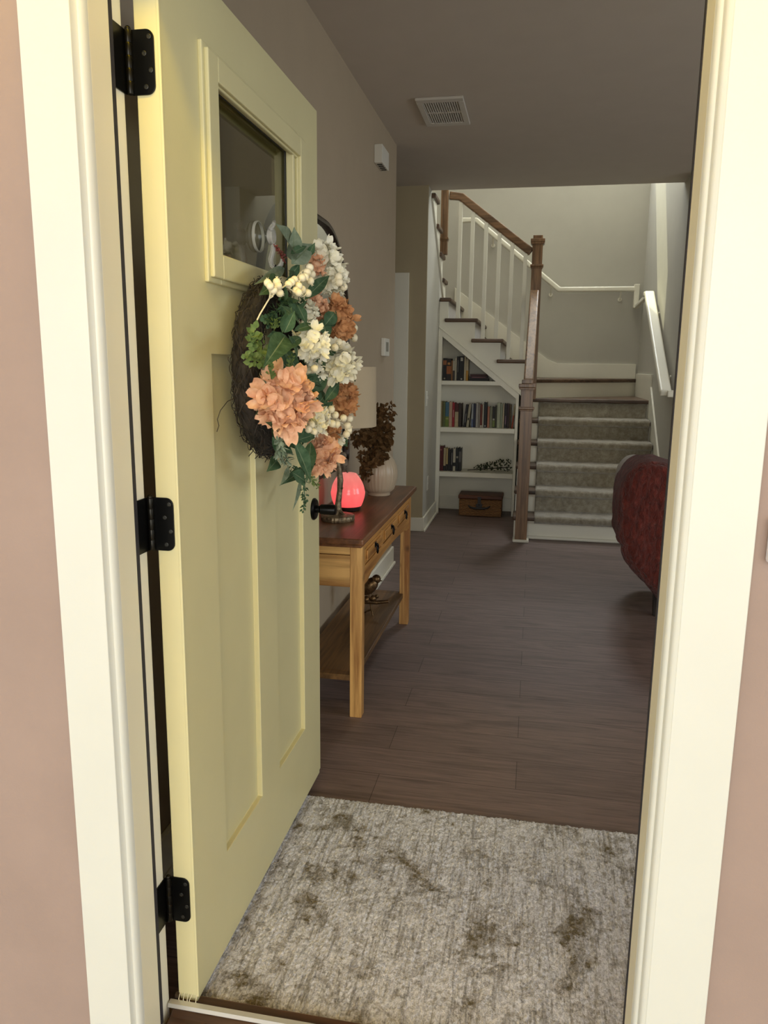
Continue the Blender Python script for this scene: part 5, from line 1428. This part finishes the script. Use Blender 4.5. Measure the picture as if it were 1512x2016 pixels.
# ------------------------------------------------------------------ armchair and throw
CY0 = 4.235
ac = thing('armchair', 'grey beige armchair seen from the side under a dark red throw at right', 'armchair', (0.9, 4.6, 0))
SX = lambda q: (0.92 + (q[0] - 0.92) * 0.945, 0.20 + (q[1] - 0.20) * 0.955)
bp = [(0.66, 0.16), (0.60, 0.26), (0.55, 0.38), (0.515, 0.50), (0.492, 0.62), (0.488, 0.70), (0.502, 0.78), (0.535, 0.835), (0.58, 0.858), (0.635, 0.855), (0.68, 0.82), (0.70, 0.76), (0.705, 0.60), (0.73, 0.45), (0.78, 0.16)]
bp = [SX(q) for q in bp]
obj('backrest', MB().prism(bp, 'y', CY0, 4.90), CHAIRF, ac, bevel=0.03, segs=4, smooth=60)
obj('seat', MB().box(0.765, 1.36, CY0 + 0.13, 4.775, 0.16, 0.44), CHAIRF, ac, bevel=0.03, segs=4)
for (a, b) in ((CY0 + 0.005, CY0 + 0.125), (4.78, 4.895)):
    obj('armrest', MB().prism([(0.79, 0.16), (1.36, 0.16), (1.36, 0.58), (1.30, 0.62), (0.80, 0.64), (0.712, 0.64), (0.74, 0.45)], 'y', a, b), CHAIRF, ac, bevel=0.025, segs=4)
for x in (0.715, 1.30):
    for y in (CY0 + 0.04, 4.85):
        x = 0.86 if (y > 4.6 and x < 1) else x
        lg = MB()
        lg.prism([(x - 0.022, 0.17), (x + 0.022, 0.17), (x + 0.013, 0.0), (x - 0.013, 0.0)], 'y', y - 0.02, y + 0.02)
        obj('leg', lg, DARKLEG, ac, bevel=0.002)
# throw : a draped sheet over the near side and the back
sil = [(0.745, 0.085), (0.672, 0.160), (0.600, 0.232), (0.535, 0.300), (0.500, 0.365), (0.490, 0.410), (0.468, 0.440), (0.462, 0.500), (0.458, 0.580), (0.460, 0.660), (0.470, 0.735), (0.492, 0.800),
       (0.530, 0.850), (0.580, 0.876), (0.640, 0.880), (0.700, 0.868), (0.780, 0.838), (0.860, 0.795), (0.940, 0.740), (1.000, 0.690)]
sil = [(0.92 + (q[0] - 0.92) * 0.945, q[1] if q[1] < 0.2 else 0.20 + (q[1] - 0.20) * 0.965) for q in sil]
mb = MB(); rnd = random.Random(13)
NU = 96; NV = 26
def silp(u):
    t = u * (len(sil) - 1); i = min(int(t), len(sil) - 2); f_ = t - i
    p0 = sil[max(0, i - 1)]; p1 = sil[i]; p2 = sil[i + 1]; p3 = sil[min(len(sil) - 1, i + 2)]
    def cr(a, b, c_, d_): return 0.5 * (2 * b + (c_ - a) * f_ + (2 * a - 5 * b + 4 * c_ - d_) * f_ * f_ + (3 * b - a - 3 * c_ + d_) * f_ ** 3)
    return cr(p0[0], p1[0], p2[0], p3[0]), cr(p0[1], p1[1], p2[1], p3[1])
cxs, czs = 0.86, 0.42
from mathutils import noise as mnoise
for i in range(NU + 1):
    x, z = silp(i / NU)
    for j in range(NV + 1):
        v = j / NV
        if v < 0.62:                  # front face, from the middle out to the rim
            s_ = v / 0.62
            k = s_ ** 0.8
            px_, pz_ = cxs + (x - cxs) * k, czs + (z - czs) * k
            if z < 0.44: pz_ = czs * (1 - k) + z * k
            y = CY0 - 0.030 + 0.028 * max(0, s_ - 0.82) / 0.18 * max(0, s_ - 0.82) / 0.18
        else:                         # over the rim and away
            s_ = (v - 0.62) / 0.38
            px_, pz_ = x, z; y = CY0 - 0.002 + s_ * (0.30 if z > 0.45 else 0.06)
            if z > 0.45: px_ += 0.0
        nv = mnoise.noise(Vector((px_ * 22, y * 22, pz_ * 14))) * 0.010 + mnoise.noise(Vector((px_ * 55, y * 55, pz_ * 38))) * 0.004
        rim = (v - 0.55) / 0.45 if v > 0.55 else 0
        cx_2 = 0.75; dv = Vector((px_ - cx_2, 0, pz_ - 0.45)).normalized()
        w_ = min(1, max(0, rim * 3))
        mb.v.append((px_ + dv.x * nv * w_, y - abs(nv) * (1 - w_) - 0.004, max(0.012, pz_ + dv.z * nv * w_)))
for i in range(NU):
    for j in range(NV):
        q = i * (NV + 1) + j; mb.f.append((q, q + 1, q + NV + 2, q + NV + 1)); mb.mi.append(0)
o = tag(obj('throw_blanket', mb, THROW, None, smooth=180), 'dark red plush throw draped over the armchair at right', 'blanket')
sd = o.modifiers.new('thick', 'SOLIDIFY'); sd.thickness = 0.012; sd.offset = 1
